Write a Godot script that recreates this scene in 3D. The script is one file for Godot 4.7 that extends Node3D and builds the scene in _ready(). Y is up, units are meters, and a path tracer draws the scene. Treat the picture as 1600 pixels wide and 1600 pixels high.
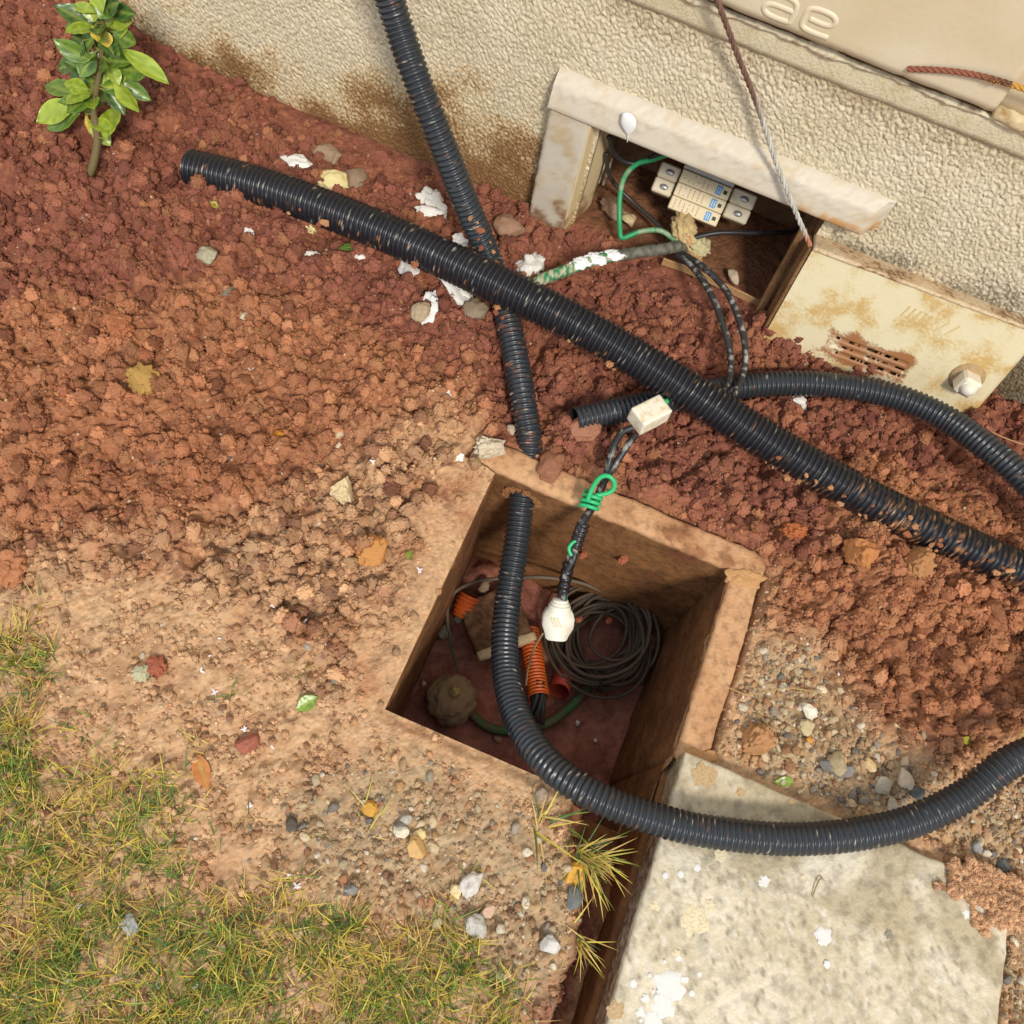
extends Node3D
# A dug-out electrical inspection chamber beside a rendered house wall.
# World: x runs along the wall, z away from it (wall face at z = -1.39), y up, ground near y = 0.

const WALL := -1.39
const PX0 := -0.122   # chamber, inner faces
const PX1 := 0.368
const PZ0 := -0.735
const PZ1 := -0.235
const FLOOR := -0.5

# ---------------------------------------------------------------- helpers
class MB:
	var v := PackedVector3Array()
	var n := PackedVector3Array()
	var c := PackedColorArray()
	var i := PackedInt32Array()
	func mesh() -> ArrayMesh:
		var a := []
		a.resize(Mesh.ARRAY_MAX)
		a[Mesh.ARRAY_VERTEX] = v
		a[Mesh.ARRAY_NORMAL] = n
		if c.size() == v.size():
			a[Mesh.ARRAY_COLOR] = c
		a[Mesh.ARRAY_INDEX] = i
		var m := ArrayMesh.new()
		m.add_surface_from_arrays(Mesh.PRIMITIVE_TRIANGLES, a)
		return m

var M := {}
var taken := {}
var ico_cache := {}
var rng := RandomNumberGenerator.new()

func fn(freq: float, seed_: int, kind := FastNoiseLite.TYPE_SIMPLEX_SMOOTH, octaves := 1) -> FastNoiseLite:
	var f := FastNoiseLite.new()
	f.noise_type = kind
	f.frequency = freq
	f.seed = seed_
	if octaves > 1:
		f.fractal_type = FastNoiseLite.FRACTAL_FBM
		f.fractal_octaves = octaves
	else:
		f.fractal_type = FastNoiseLite.FRACTAL_NONE
	if kind == FastNoiseLite.TYPE_CELLULAR:
		f.cellular_distance_function = FastNoiseLite.DISTANCE_EUCLIDEAN
		f.cellular_return_type = FastNoiseLite.RETURN_DISTANCE
		f.cellular_jitter = 1.0
	return f

func lin(r: float, g: float, b: float) -> Color:
	return Color(r / 255.0, g / 255.0, b / 255.0).srgb_to_linear()

func numbered(called: String) -> String:
	var k: int = taken.get(called, 0)
	taken[called] = k + 1
	return called if k == 0 else "%s_%03d" % [called, k]

func obj(called: String, mesh: Mesh, mat: Material, parent: Node = null) -> MeshInstance3D:
	var o := MeshInstance3D.new()
	o.mesh = mesh
	o.material_override = mat
	if parent == null:
		o.name = numbered(called)
		add_child(o)
	else:
		o.name = called
		parent.add_child(o, true)
	return o

func tag(o: Node, label: String, category := "", group := "", kind := "") -> Node:
	o.set_meta("label", label)
	if category != "":
		o.set_meta("category", category)
	if group != "":
		o.set_meta("group", group)
	if kind != "":
		o.set_meta("kind", kind)
	return o

func thing(called: String, label: String, category: String, at := Vector3.ZERO, group := "") -> Node3D:
	var o := Node3D.new()
	o.name = numbered(called)
	add_child(o)
	o.position = at
	tag(o, label, category, group)
	return o

# points of a smooth curve through the given ones, evenly spaced
func curve(pts: Array, step: float) -> PackedVector3Array:
	var c := Curve3D.new()
	c.bake_interval = step * 0.5
	for k in pts.size():
		var p: Vector3 = pts[k]
		var a: Vector3 = pts[maxi(k - 1, 0)]
		var b: Vector3 = pts[mini(k + 1, pts.size() - 1)]
		var t := (b - a) / 6.0
		var li := t
		var lo := t
		if k > 0 and k < pts.size() - 1:
			var da := (p - a).length()
			var db := (b - p).length()
			li = (b - a).normalized() * da / 3.0
			lo = (b - a).normalized() * db / 3.0
		c.add_point(p, -li, lo)
	var L := c.get_baked_length()
	var nn := maxi(2, int(ceil(L / step)))
	var out := PackedVector3Array()
	for k in nn + 1:
		out.append(c.sample_baked(L * k / nn, true))
	return out

# swept tube; rad and col have one entry per point, or a single one
func tube(mb: MB, p: PackedVector3Array, rad: PackedFloat32Array, sides: int, col: PackedColorArray, caps := true, twist := 0.0) -> void:
	var n := p.size()
	var T0 := (p[1] - p[0]).normalized()
	var N := T0.cross(Vector3.UP)
	if N.length() < 0.1:
		N = T0.cross(Vector3.RIGHT)
	N = N.normalized()
	var base := mb.v.size()
	var ang := 0.0
	for k in n:
		var T := (p[mini(k + 1, n - 1)] - p[maxi(k - 1, 0)]).normalized()
		N = (N - T * N.dot(T)).normalized()
		var B := T.cross(N)
		var r := rad[mini(k, rad.size() - 1)]
		var r0 := rad[clampi(k - 1, 0, rad.size() - 1)]
		var r1 := rad[clampi(k + 1, 0, rad.size() - 1)]
		var ds := (p[mini(k + 1, n - 1)] - p[maxi(k - 1, 0)]).length()
		var sl := (r1 - r0) / maxf(ds, 0.00001)
		var cc := col[mini(k, col.size() - 1)]
		for j in sides:
			var a := TAU * j / sides + ang
			var d := N * cos(a) + B * sin(a)
			mb.v.append(p[k] + d * r)
			mb.n.append((d - T * sl).normalized())
			mb.c.append(cc)
		ang += twist
	for k in n - 1:
		for j in sides:
			var a := base + k * sides + j
			var b := base + k * sides + (j + 1) % sides
			mb.i.append_array(PackedInt32Array([a, a + sides, b, b, a + sides, b + sides]))
	if caps:
		for e in 2:
			var k := 0 if e == 0 else n - 1
			var T := (p[1] - p[0]).normalized() * -1.0 if e == 0 else (p[n - 1] - p[n - 2]).normalized()
			var ci := mb.v.size()
			mb.v.append(p[k] + T * rad[mini(k, rad.size() - 1)] * 0.3)
			mb.n.append(T)
			mb.c.append(col[mini(k, col.size() - 1)])
			for j in sides:
				var a := base + k * sides + j
				var b := base + k * sides + (j + 1) % sides
				if e == 0:
					mb.i.append_array(PackedInt32Array([ci, a, b]))
				else:
					mb.i.append_array(PackedInt32Array([ci, b, a]))

func recolour(mb: MB, colour: Callable) -> void:
	for k in mb.v.size():
		mb.c[k] = colour.call(mb.v[k], mb.n[k])

func wire(pts: Array, r: float, col: Color, step := 0.006, sides := 10) -> ArrayMesh:
	var mb := MB.new()
	tube(mb, curve(pts, step), PackedFloat32Array([r]), sides, PackedColorArray([col]))
	return mb.mesh()

# flat polygon facing away from a centre
func poly(mb: MB, pts: Array, centre: Vector3, col: Color) -> void:
	var a: Vector3 = pts[0]
	var b: Vector3 = pts[1]
	var c: Vector3 = pts[2]
	var nn := (b - a).cross(c - a).normalized()
	var mid := Vector3.ZERO
	for q in pts:
		mid += q
	mid /= pts.size()
	var flip := nn.dot(mid - centre) < 0.0
	if flip:
		nn = -nn
	var base := mb.v.size()
	for q in pts:
		mb.v.append(q)
		mb.n.append(nn)
		mb.c.append(col)
	for k in range(1, pts.size() - 1):
		if flip:
			mb.i.append_array(PackedInt32Array([base, base + k, base + k + 1]))
		else:
			mb.i.append_array(PackedInt32Array([base, base + k + 1, base + k]))

# chamfered box
func cbox(mb: MB, xf: Transform3D, size: Vector3, bev: float, col: Color) -> void:
	var h := size * 0.5
	var V := func(s: Vector3, ax: int) -> Vector3:
		var q := h - Vector3(bev, bev, bev)
		q[ax] = h[ax]
		return xf * (q * s)
	var C := xf.origin
	for ax in 3:
		var u := (ax + 1) % 3
		var w := (ax + 2) % 3
		for sg in [-1.0, 1.0]:
			var f := []
			for q in [[-1, -1], [1, -1], [1, 1], [-1, 1]]:
				var s := Vector3.ZERO
				s[ax] = sg; s[u] = q[0]; s[w] = q[1]
				f.append(V.call(s, ax))
			poly(mb, f, C, col)
		if bev > 0.0:
			for su in [-1.0, 1.0]:
				for sw in [-1.0, 1.0]:
					var s0 := Vector3.ZERO
					s0[ax] = -1; s0[u] = su; s0[w] = sw
					var s1 := s0
					s1[ax] = 1
					poly(mb, [V.call(s0, u), V.call(s1, u), V.call(s1, w), V.call(s0, w)], C, col)
	if bev > 0.0:
		for sx in [-1.0, 1.0]:
			for sy in [-1.0, 1.0]:
				for sz in [-1.0, 1.0]:
					var s := Vector3(sx, sy, sz)
					poly(mb, [V.call(s, 0), V.call(s, 1), V.call(s, 2)], C, col)

func box_mesh(size: Vector3, bev: float, col := Color.WHITE) -> ArrayMesh:
	var mb := MB.new()
	cbox(mb, Transform3D.IDENTITY, size, bev, col)
	return mb.mesh()

# box of rough material: rounded, uneven edges and an undulating skin
func worn_box(lo: Vector3, hi: Vector3, step: float, bev: float, amp: float, seed_: int, colour: Callable, shear := Vector3.ZERO) -> ArrayMesh:
	var n1 := fn(9.0, seed_, FastNoiseLite.TYPE_SIMPLEX_SMOOTH, 3)
	var n2 := fn(60.0, seed_ + 1, FastNoiseLite.TYPE_SIMPLEX_SMOOTH, 2)
	var mid := (lo + hi) * 0.5
	var h := (hi - lo) * 0.5
	var st := SurfaceTool.new()
	st.begin(Mesh.PRIMITIVE_TRIANGLES)
	for ax in 3:
		var u := (ax + 1) % 3
		var w := (ax + 2) % 3
		var nu := maxi(2, int(round(2.0 * h[u] / step)))
		var nw := maxi(2, int(round(2.0 * h[w] / step)))
		for sg in [-1.0, 1.0]:
			var g := PackedVector3Array()
			var cl := PackedColorArray()
			for a in nu + 1:
				for b in nw + 1:
					var p := Vector3.ZERO
					p[ax] = sg * h[ax]
					p[u] = lerpf(-h[u], h[u], float(a) / nu)
					p[w] = lerpf(-h[w], h[w], float(b) / nw)
					var be := bev * (1.0 + 0.9 * n1.get_noise_3dv((p + mid) * 3.0))
					var q := Vector3(clampf(p.x, -h.x + be, h.x - be), clampf(p.y, -h.y + be, h.y - be), clampf(p.z, -h.z + be, h.z - be))
					var d := (p - q)
					if d.length() > 0.00001:
						d = d.normalized()
					var pw := mid + q + d * be
					pw += d * (amp * (n1.get_noise_3dv(pw) * 1.4 + n2.get_noise_3dv(pw) * 0.5))
					pw += shear * (pw.z - lo.z)
					g.append(pw)
					cl.append(colour.call(pw))
			for a in nu:
				for b in nw:
					var i0 := a * (nw + 1) + b
					var id := [i0, i0 + nw + 1, i0 + nw + 2, i0, i0 + nw + 2, i0 + 1]
					if sg > 0.0:
						id = [i0, i0 + nw + 2, i0 + nw + 1, i0, i0 + 1, i0 + nw + 2]
					for k in id:
						st.set_color(cl[k])
						st.add_vertex(g[k])
	st.index()
	st.generate_normals()
	return st.commit()

func ico(level: int) -> Array:
	if ico_cache.has(level):
		return ico_cache[level]
	var t := (1.0 + sqrt(5.0)) / 2.0
	var v := []
	for q in [[-1, t, 0], [1, t, 0], [-1, -t, 0], [1, -t, 0], [0, -1, t], [0, 1, t], [0, -1, -t], [0, 1, -t], [t, 0, -1], [t, 0, 1], [-t, 0, -1], [-t, 0, 1]]:
		v.append(Vector3(q[0], q[1], q[2]).normalized())
	var f := [[0, 11, 5], [0, 5, 1], [0, 1, 7], [0, 7, 10], [0, 10, 11], [1, 5, 9], [5, 11, 4], [11, 10, 2], [10, 7, 6], [7, 1, 8], [3, 9, 4], [3, 4, 2], [3, 2, 6], [3, 6, 8], [3, 8, 9], [4, 9, 5], [2, 4, 11], [6, 2, 10], [8, 6, 7], [9, 8, 1]]
	for l in level:
		var mid := {}
		var g := []
		for q in f:
			var m := []
			for e in 3:
				var a: int = q[e]
				var b: int = q[(e + 1) % 3]
				var key := mini(a, b) * 100000 + maxi(a, b)
				if not mid.has(key):
					mid[key] = v.size()
					v.append(((v[a] + v[b]) * 0.5).normalized())
				m.append(mid[key])
			g.append_array([[q[0], m[0], m[2]], [q[1], m[1], m[0]], [q[2], m[2], m[1]], [m[0], m[1], m[2]]])
		f = g
	ico_cache[level] = [v, f]
	return ico_cache[level]

# irregular lump of unit size; flat facets read as broken crumbs, smooth ones as worn stone
func lump(level: int, seed_: int, rough: float, squash: Vector3, flat: bool, freq := 1.3, col := Color.WHITE, planes := 0) -> ArrayMesh:
	var src := ico(level)
	var n1 := fn(freq, seed_, FastNoiseLite.TYPE_SIMPLEX_SMOOTH, 3)
	var r := RandomNumberGenerator.new()
	r.seed = seed_ * 7 + 3
	var cuts := []
	for k in planes:
		cuts.append([Vector3(r.randfn(), r.randfn(), r.randfn()).normalized(), r.randf_range(0.6, 0.85)])
	var pv := []
	for q in src[0]:
		var d: Vector3 = q
		var p := d * (1.0 + rough * n1.get_noise_3dv(d))
		for cu in cuts:
			var over: float = p.dot(cu[0]) - float(cu[1])
			if over > 0.0:
				p -= cu[0] * over * 0.95
		pv.append(p * squash)
	var st := SurfaceTool.new()
	st.begin(Mesh.PRIMITIVE_TRIANGLES)
	st.set_smooth_group(-1 if flat else 0)
	for q in src[1]:
		for k in [q[0], q[2], q[1]]:
			st.set_color(col)
			st.add_vertex(pv[k])
	st.generate_normals()
	st.index()
	return st.commit()

func tex(n: FastNoiseLite, size: int, lo: float, hi: float, gamma := 1.0) -> ImageTexture:
	var im := n.get_seamless_image(size, size)
	im.convert(Image.FORMAT_L8)
	var out := Image.create_empty(size, size, false, Image.FORMAT_RGB8)
	var d := im.get_data()
	var o := PackedByteArray()
	o.resize(size * size * 3)
	for k in d.size():
		var f := pow(d[k] / 255.0, gamma)
		var b := int(clampf(lerpf(lo, hi, f), 0.0, 1.0) * 255.0)
		o[k * 3] = b; o[k * 3 + 1] = b; o[k * 3 + 2] = b
	out.set_data(size, size, false, Image.FORMAT_RGB8, o)
	return ImageTexture.create_from_image(out)

func ntex(n: FastNoiseLite, size: int, strength: float) -> ImageTexture:
	var im := n.get_seamless_image(size, size)
	im.convert(Image.FORMAT_RGBA8)
	im.bump_map_to_normal_map(strength)
	return ImageTexture.create_from_image(im)

func mat(rough: float, alb: Texture2D = null, nrm: Texture2D = null, scale := 4.0, nscale := 1.0, col := Color.WHITE, spec := 0.5) -> StandardMaterial3D:
	var m := StandardMaterial3D.new()
	m.vertex_color_use_as_albedo = true
	m.albedo_color = col
	m.roughness = rough
	m.metallic_specular = spec
	if alb != null:
		m.albedo_texture = alb
	if nrm != null:
		m.normal_enabled = true
		m.normal_texture = nrm
		m.normal_scale = nscale
	if alb != null or nrm != null:
		m.uv1_triplanar = true
		m.uv1_scale = Vector3(scale, scale, scale)
	return m

# ---------------------------------------------------------------- soil masks
const MX0 := -2.2
const MZ0 := -1.8
const MS := 0.02
const MW := 200
const MH := 140

func mask(polys: Array, blur: int) -> PackedFloat32Array:
	var g := PackedFloat32Array()
	g.resize(MW * MH)
	for pl in polys:
		var pk := PackedVector2Array(pl)
		var bb := Rect2(pk[0], Vector2.ZERO)
		for q in pk:
			bb = bb.expand(q)
		for b in range(maxi(0, int((bb.position.y - MZ0) / MS)), mini(MH, int((bb.end.y - MZ0) / MS) + 1)):
			for a in range(maxi(0, int((bb.position.x - MX0) / MS)), mini(MW, int((bb.end.x - MX0) / MS) + 1)):
				if Geometry2D.is_point_in_polygon(Vector2(MX0 + a * MS, MZ0 + b * MS), pk):
					g[b * MW + a] = 1.0
	for pass_ in blur:
		var o := g.duplicate()
		for b in range(1, MH - 1):
			for a in range(1, MW - 1):
				var k := b * MW + a
				o[k] = (g[k] * 2.0 + g[k - 1] + g[k + 1] + g[k - MW] + g[k + MW]) / 6.0
		g = o
	return g

func ms(g: PackedFloat32Array, x: float, z: float) -> float:
	var fx := clampf((x - MX0) / MS, 0.0, MW - 1.001)
	var fz := clampf((z - MZ0) / MS, 0.0, MH - 1.001)
	var a := int(fx)
	var b := int(fz)
	fx -= a
	fz -= b
	var k := b * MW + a
	return lerpf(lerpf(g[k], g[k + 1], fx), lerpf(g[k + MW], g[k + MW + 1], fx), fz)

var m_loose: PackedFloat32Array
var m_red: PackedFloat32Array
var m_grass: PackedFloat32Array
var m_orange: PackedFloat32Array
var m_gravel: PackedFloat32Array
var m_smear: PackedFloat32Array
var xs := PackedFloat32Array()
var zs := PackedFloat32Array()
var hg := PackedFloat32Array()
var gcol := PackedColorArray()

func spaced(stops: Array) -> PackedFloat32Array:   # [from, step, to, step, to ...]
	var o := PackedFloat32Array([stops[0]])
	var x: float = stops[0]
	var k := 1
	while k < stops.size():
		var n := maxi(1, int(round((float(stops[k + 1]) - x) / float(stops[k]))))
		var x0 := x
		for j in range(1, n + 1):
			x = lerpf(x0, stops[k + 1], float(j) / n)
			o.append(x)
		k += 2
	return o

var idx_lookup := {}
func find(a: PackedFloat32Array, x: float) -> int:
	return clampi(a.bsearch(x) - 1, 0, a.size() - 2)

func soil_colour(x: float, z: float) -> Color:
	return gcol[find(zs, z) * xs.size() + find(xs, x)]

func height(x: float, z: float) -> float:
	var a := find(xs, x)
	var b := find(zs, z)
	var fx := clampf((x - xs[a]) / (xs[a + 1] - xs[a]), 0.0, 1.0)
	var fz := clampf((z - zs[b]) / (zs[b + 1] - zs[b]), 0.0, 1.0)
	var w := xs.size()
	return lerpf(lerpf(hg[b * w + a], hg[b * w + a + 1], fx), lerpf(hg[(b + 1) * w + a], hg[(b + 1) * w + a + 1], fx), fz)

# large shapes of the ground: [x, z, rx, rz, height]
var MOUNDS := []

func macro(x: float, z: float) -> float:
	var h := 0.0
	for m in MOUNDS:
		var dx: float = (x - m[0]) / m[2]
		var dz: float = (z - m[1]) / m[3]
		var q := dx * dx + dz * dz
		if q < 9.0:
			h += m[4] * exp(-q)
	return h

func in_pit(x: float, z: float, e: float) -> bool:
	return x > PX0 - e and x < PX1 + e and z > PZ0 - e and z < PZ1 + e

func build_ground() -> void:
	m_loose = mask([[Vector2(-2.324, -1.408), Vector2(-1.154, 0.007), Vector2(-0.761, -0.208), Vector2(-0.570, -0.276), Vector2(-0.403, -0.306), Vector2(-0.286, -0.247), Vector2(-0.178, -0.199), Vector2(-0.143, -0.249), Vector2(-0.139, -0.425), Vector2(-0.160, -0.710), Vector2(-0.159, -0.771), Vector2(-0.130, -0.801), Vector2(0.430, -0.779), Vector2(0.447, -0.621), Vector2(0.574, -0.677), Vector2(0.650, -0.567), Vector2(0.808, -0.524), Vector2(0.974, -0.643), Vector2(1.208, -0.847), Vector2(1.454, -1.936), Vector2(0.797, -1.914), Vector2(-0.295, -1.650), Vector2(-1.366, -1.763)]], 3)
	m_red = mask([[Vector2(-2.324, -1.408), Vector2(-1.522, -0.439), Vector2(-1.097, -0.593), Vector2(-0.922, -0.749), Vector2(-0.689, -0.887), Vector2(-0.482, -0.872), Vector2(-0.227, -0.866), Vector2(-0.119, -0.806), Vector2(0.430, -0.779), Vector2(0.574, -0.904), Vector2(0.454, -1.002), Vector2(0.625, -1.117), Vector2(0.916, -1.062), Vector2(1.166, -1.410), Vector2(0.942, -2.109), Vector2(-0.295, -1.650), Vector2(-1.366, -1.763)], [Vector2(0.189, -0.218), Vector2(0.348, -0.229), Vector2(0.373, -0.122), Vector2(0.372, 0.062), Vector2(0.339, 0.173), Vector2(0.285, 0.193), Vector2(0.300, -0.043), Vector2(0.291, -0.162)]], 7)
	m_orange = mask([[Vector2(-1.808, -0.784), Vector2(-1.205, -0.055), Vector2(-0.850, -0.231), Vector2(-0.665, -0.330), Vector2(-0.469, -0.476), Vector2(-0.391, -0.629), Vector2(-0.306, -0.794), Vector2(-0.192, -0.850), Vector2(-0.363, -1.188), Vector2(-1.052, -1.217)], [Vector2(0.281, -1.066), Vector2(0.423, -0.805), Vector2(0.459, -0.626), Vector2(0.583, -0.694), Vector2(0.662, -0.572), Vector2(0.808, -0.524), Vector2(0.972, -0.655), Vector2(1.200, -0.954), Vector2(0.996, -1.602)]], 9)
	m_grass = mask([[Vector2(-1.067, -0.032), Vector2(-0.751, -0.138), Vector2(-0.659, -0.107), Vector2(-0.615, -0.022), Vector2(-0.542, 0.002), Vector2(-0.405, 0.003), Vector2(-0.352, -0.003), Vector2(-0.348, 0.098), Vector2(-0.245, 0.145), Vector2(-0.171, 0.081), Vector2(-0.042, 0.034), Vector2(0.033, 0.053), Vector2(0.100, 0.007), Vector2(0.178, 0.035), Vector2(0.245, 0.093), Vector2(0.341, 0.256), Vector2(-0.191, 0.734), Vector2(-0.950, 0.497)]], 2)
	m_gravel = mask([[Vector2(0.445, -0.606), Vector2(0.542, -0.649), Vector2(0.614, -0.564), Vector2(0.747, -0.522), Vector2(0.850, -0.494), Vector2(0.793, -0.412), Vector2(0.692, -0.382), Vector2(0.538, -0.381), Vector2(0.471, -0.405), Vector2(0.462, -0.524)], [Vector2(0.846, -0.446), Vector2(1.025, -0.640), Vector2(1.181, -0.560), Vector2(1.163, -0.048), Vector2(1.022, 0.004), Vector2(0.983, -0.368)], [Vector2(-0.222, -0.057), Vector2(-0.053, -0.183), Vector2(0.137, -0.174), Vector2(0.245, -0.133), Vector2(0.300, -0.043), Vector2(0.309, 0.095), Vector2(0.241, 0.085), Vector2(0.044, 0.029), Vector2(-0.132, 0.051)]], 2)
	m_smear = mask([[Vector2(-1.282, -1.473), Vector2(-1.132, -1.442), Vector2(-0.813, -1.420), Vector2(-0.596, -1.400), Vector2(-0.395, -1.373), Vector2(-0.397, -1.268), Vector2(-0.550, -1.266), Vector2(-0.782, -1.295), Vector2(-0.975, -1.304), Vector2(-1.171, -1.314)], [Vector2(-0.284, -1.330), Vector2(-0.162, -1.375), Vector2(0.005, -1.384), Vector2(0.267, -1.383), Vector2(0.280, -1.305), Vector2(0.113, -1.285), Vector2(-0.034, -1.275), Vector2(-0.205, -1.243)], [Vector2(-0.124, -0.234), Vector2(0.150, -0.230), Vector2(0.133, -0.184), Vector2(-0.006, -0.181), Vector2(-0.154, -0.198)], [Vector2(-0.182, -0.699), Vector2(-0.127, -0.695), Vector2(-0.113, -0.262), Vector2(-0.148, -0.259)]], 1)
	MOUNDS = [
		[-0.75, -0.85, 0.42, 0.28, 0.045], [-1.25, -1.05, 0.35, 0.3, 0.05], [-0.95, -0.45, 0.4, 0.22, 0.02],
		[-0.35, -0.78, 0.14, 0.1, 0.02], [-1.55, -1.35, 0.4, 0.2, 0.05],
		[-0.45, -1.34, 0.3, 0.1, -0.035], [0.0, -1.22, 0.2, 0.12, -0.03], [0.15, -0.98, 0.25, 0.1, -0.015],
		[0.72, -0.82, 0.16, 0.14, 0.05], [0.55, -1.0, 0.14, 0.07, 0.035], [0.85, -0.62, 0.16, 0.1, 0.03], [0.62, -0.62, 0.05, 0.09, -0.03],
		[0.95, -1.28, 0.2, 0.1, -0.02], [0.3, -1.27, 0.08, 0.05, 0.03], [-0.16, -0.96, 0.07, 0.12, -0.05], [-0.1, -0.85, 0.05, 0.06, -0.05], [-0.98, -1.1, 0.09, 0.05, -0.03], [0.0, -0.95, 0.09, 0.05, -0.03],
		[0.5, -0.5, 0.07, 0.1, -0.02], [1.4, -0.9, 0.4, 0.4, 0.04],
	]
	xs = spaced([-30.0, 2.0, -4.0, 0.2, -2.0, 0.02, -1.7, 0.0042, 1.12, 0.02, 1.5, 0.2, 4.0, 2.0, 30.0])
	zs = spaced([-1.66, 0.0055, -1.42, 0.0042, 0.46, 0.02, 0.8, 0.2, 3.0, 2.0, 30.0])
	var W := xs.size()
	var Hn := zs.size()
	hg.resize(W * Hn)
	var big := fn(5.0, 11, FastNoiseLite.TYPE_SIMPLEX_SMOOTH, 3)
	var mid := fn(22.0, 12, FastNoiseLite.TYPE_SIMPLEX_SMOOTH, 2)
	var cel := fn(26.0, 13, FastNoiseLite.TYPE_CELLULAR)
	var cel2 := fn(75.0, 14, FastNoiseLite.TYPE_CELLULAR)
	var fine := fn(160.0, 15, FastNoiseLite.TYPE_SIMPLEX_SMOOTH)
	var heap := fn(11.0, 18, FastNoiseLite.TYPE_SIMPLEX_SMOOTH, 3)
	var rift := fn(15.0, 19, FastNoiseLite.TYPE_SIMPLEX_SMOOTH, 2)
	var tone := fn(7.0, 16, FastNoiseLite.TYPE_SIMPLEX_SMOOTH, 3)
	var tone2 := fn(45.0, 17, FastNoiseLite.TYPE_SIMPLEX_SMOOTH, 2)
	var red1 := lin(142, 88, 70)
	var red2 := lin(170, 114, 80)
	var tan1 := lin(194, 152, 112)
	var tan2 := lin(206, 170, 130)
	var dark := lin(104, 62, 50)
	var grey := lin(168, 150, 118)
	var brown := lin(122, 86, 60)
	var cols := PackedColorArray()
	cols.resize(W * Hn)
	for b in Hn:
		var z := zs[b]
		for a in W:
			var x := xs[a]
			var lo := ms(m_loose, x, z)
			var sm := ms(m_smear, x, z)
			var gv := ms(m_gravel, x, z)
			var am := lerpf(0.62, 1.0, lo) * (1.0 - 0.75 * sm)
			var bn := big.get_noise_2d(x, z)
			var h := macro(x, z) + bn * 0.022 * lerpf(0.4, 1.0, lo)
			var wx := x + mid.get_noise_2d(x + 9.0, z) * 0.012
			var wz := z + mid.get_noise_2d(x, z + 9.0) * 0.012
			var c1 := 1.0 - cel.get_noise_2d(wx, wz) - 1.0
			var c2 := -cel2.get_noise_2d(wx, wz)
			var mn := mid.get_noise_2d(x, z)
			var fi := fine.get_noise_2d(x, z)
			h += am * (c1 * 0.014 + c2 * 0.0085 + mn * 0.006 + fi * 0.0022)
			var ri := 1.0 - absf(rift.get_noise_2d(wx, wz))
			h += lo * (1.0 - 0.8 * sm) * (heap.get_noise_2d(wx, wz) * 0.03 - smoothstep(0.86, 1.0, ri) * 0.016) + (1.0 - lo) * heap.get_noise_2d(wx, wz) * 0.008
			if x < -2.05 or x > 1.55 or z > 0.85:
				h = macro(x, z)
			# chamber rim and slab
			var dx := maxf(maxf(PX0 - x, x - PX1), 0.0)
			var dz := maxf(maxf(PZ0 - z, z - PZ1), 0.0)
			var dist := sqrt(dx * dx + dz * dz)
			if dist < 0.16:
				var edge := 0.0
				if z < PZ0 or x > PX1:
					edge = lerpf(-0.07, -0.004, smoothstep(0.05, 0.072 + 0.014 * bn, dist))
				else:
					edge = lerpf(-0.007, 0.005, smoothstep(0.0, 0.022, dist + 0.006 * mn))
				var k := smoothstep(0.03, 0.16, dist)
				h = lerpf(edge + am * (c1 * 0.003 + c2 * 0.002 + fi * 0.001), h, k)
			if x > 0.36 and z > -0.40 and x < 1.06:
				var inside := minf(minf(x - 0.36, 1.03 - x), z + 0.385)
				h = lerpf(h, -0.09, smoothstep(-0.01, 0.02, minf(minf(x - 0.36, 0.985 - x), z + 0.345)))
				if x > 0.92 and z < -0.27:
					h = maxf(h, 0.034 + 0.008 * c2 - maxf(0.0, z + 0.33) * 0.9 - maxf(0.0, 0.955 - x) * 0.8) if inside > 0.02 else h
			# narrow trench along the slab
			if z > PZ1 - 0.02 and x > 0.1 and x < 0.4:
				var wid := lerpf(0.17, 0.075, smoothstep(-0.235, -0.02, z)) + 0.012 * bn
				var t := smoothstep(0.372 - wid, 0.372 - wid * 0.35, x + mn * 0.012)
				h = lerpf(h, -0.14 - 0.1 * smoothstep(-0.08, -0.22, z), t)
			# inside the wall niche
			if z < WALL + 0.03:
				h = lerpf(h, -0.012 + 0.25 * (c1 * 0.01 + mn * 0.01), smoothstep(WALL + 0.03, WALL - 0.01, z))
			# foot of the wall: soil banked against it at the far left
			hg[b * W + a] = h
			# colour: which soil lies here
			var rd := clampf(ms(m_red, x, z) + tone.get_noise_2d(x, z) * 0.55, 0.0, 1.0)
			var t2 := tone2.get_noise_2d(x, z)
			var c := tan1.lerp(tan2, clampf(0.5 + t2, 0.0, 1.0))
			c = c.lerp(red2, clampf(maxf(rd * 1.6, ms(m_orange, x, z) * 0.85) + lo * 0.3 - 0.1 + t2 * 0.35, 0.0, 1.0))
			c = c.lerp(red1, clampf(rd * 1.5 - 0.55 + t2 * 0.4, 0.0, 1.0))
			if gv > 0.02:
				c = c.lerp(grey, clampf(gv * 0.55 + t2 * 0.4, 0.0, 0.7))
			var wet := tone.get_noise_2d(x * 2.0 + 40.0, z * 2.0) + t2 * 0.5
			if wet > 0.3:
				c = c.lerp(dark, clampf((wet - 0.3) * 2.0, 0.0, 0.6) * lo)
			if z < WALL + 0.01:
				c = c.lerp(brown, smoothstep(WALL + 0.01, WALL - 0.03, z) * 0.85)
			cols[b * W + a] = c * (1.0 + 0.22 * fi) if x > -2.05 and x < 1.55 and z < 0.85 else tan1.lerp(red2, 0.5)
	var mb := MB.new()
	mb.v.resize(W * Hn)
	mb.n.resize(W * Hn)
	mb.c = cols
	gcol = cols
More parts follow.
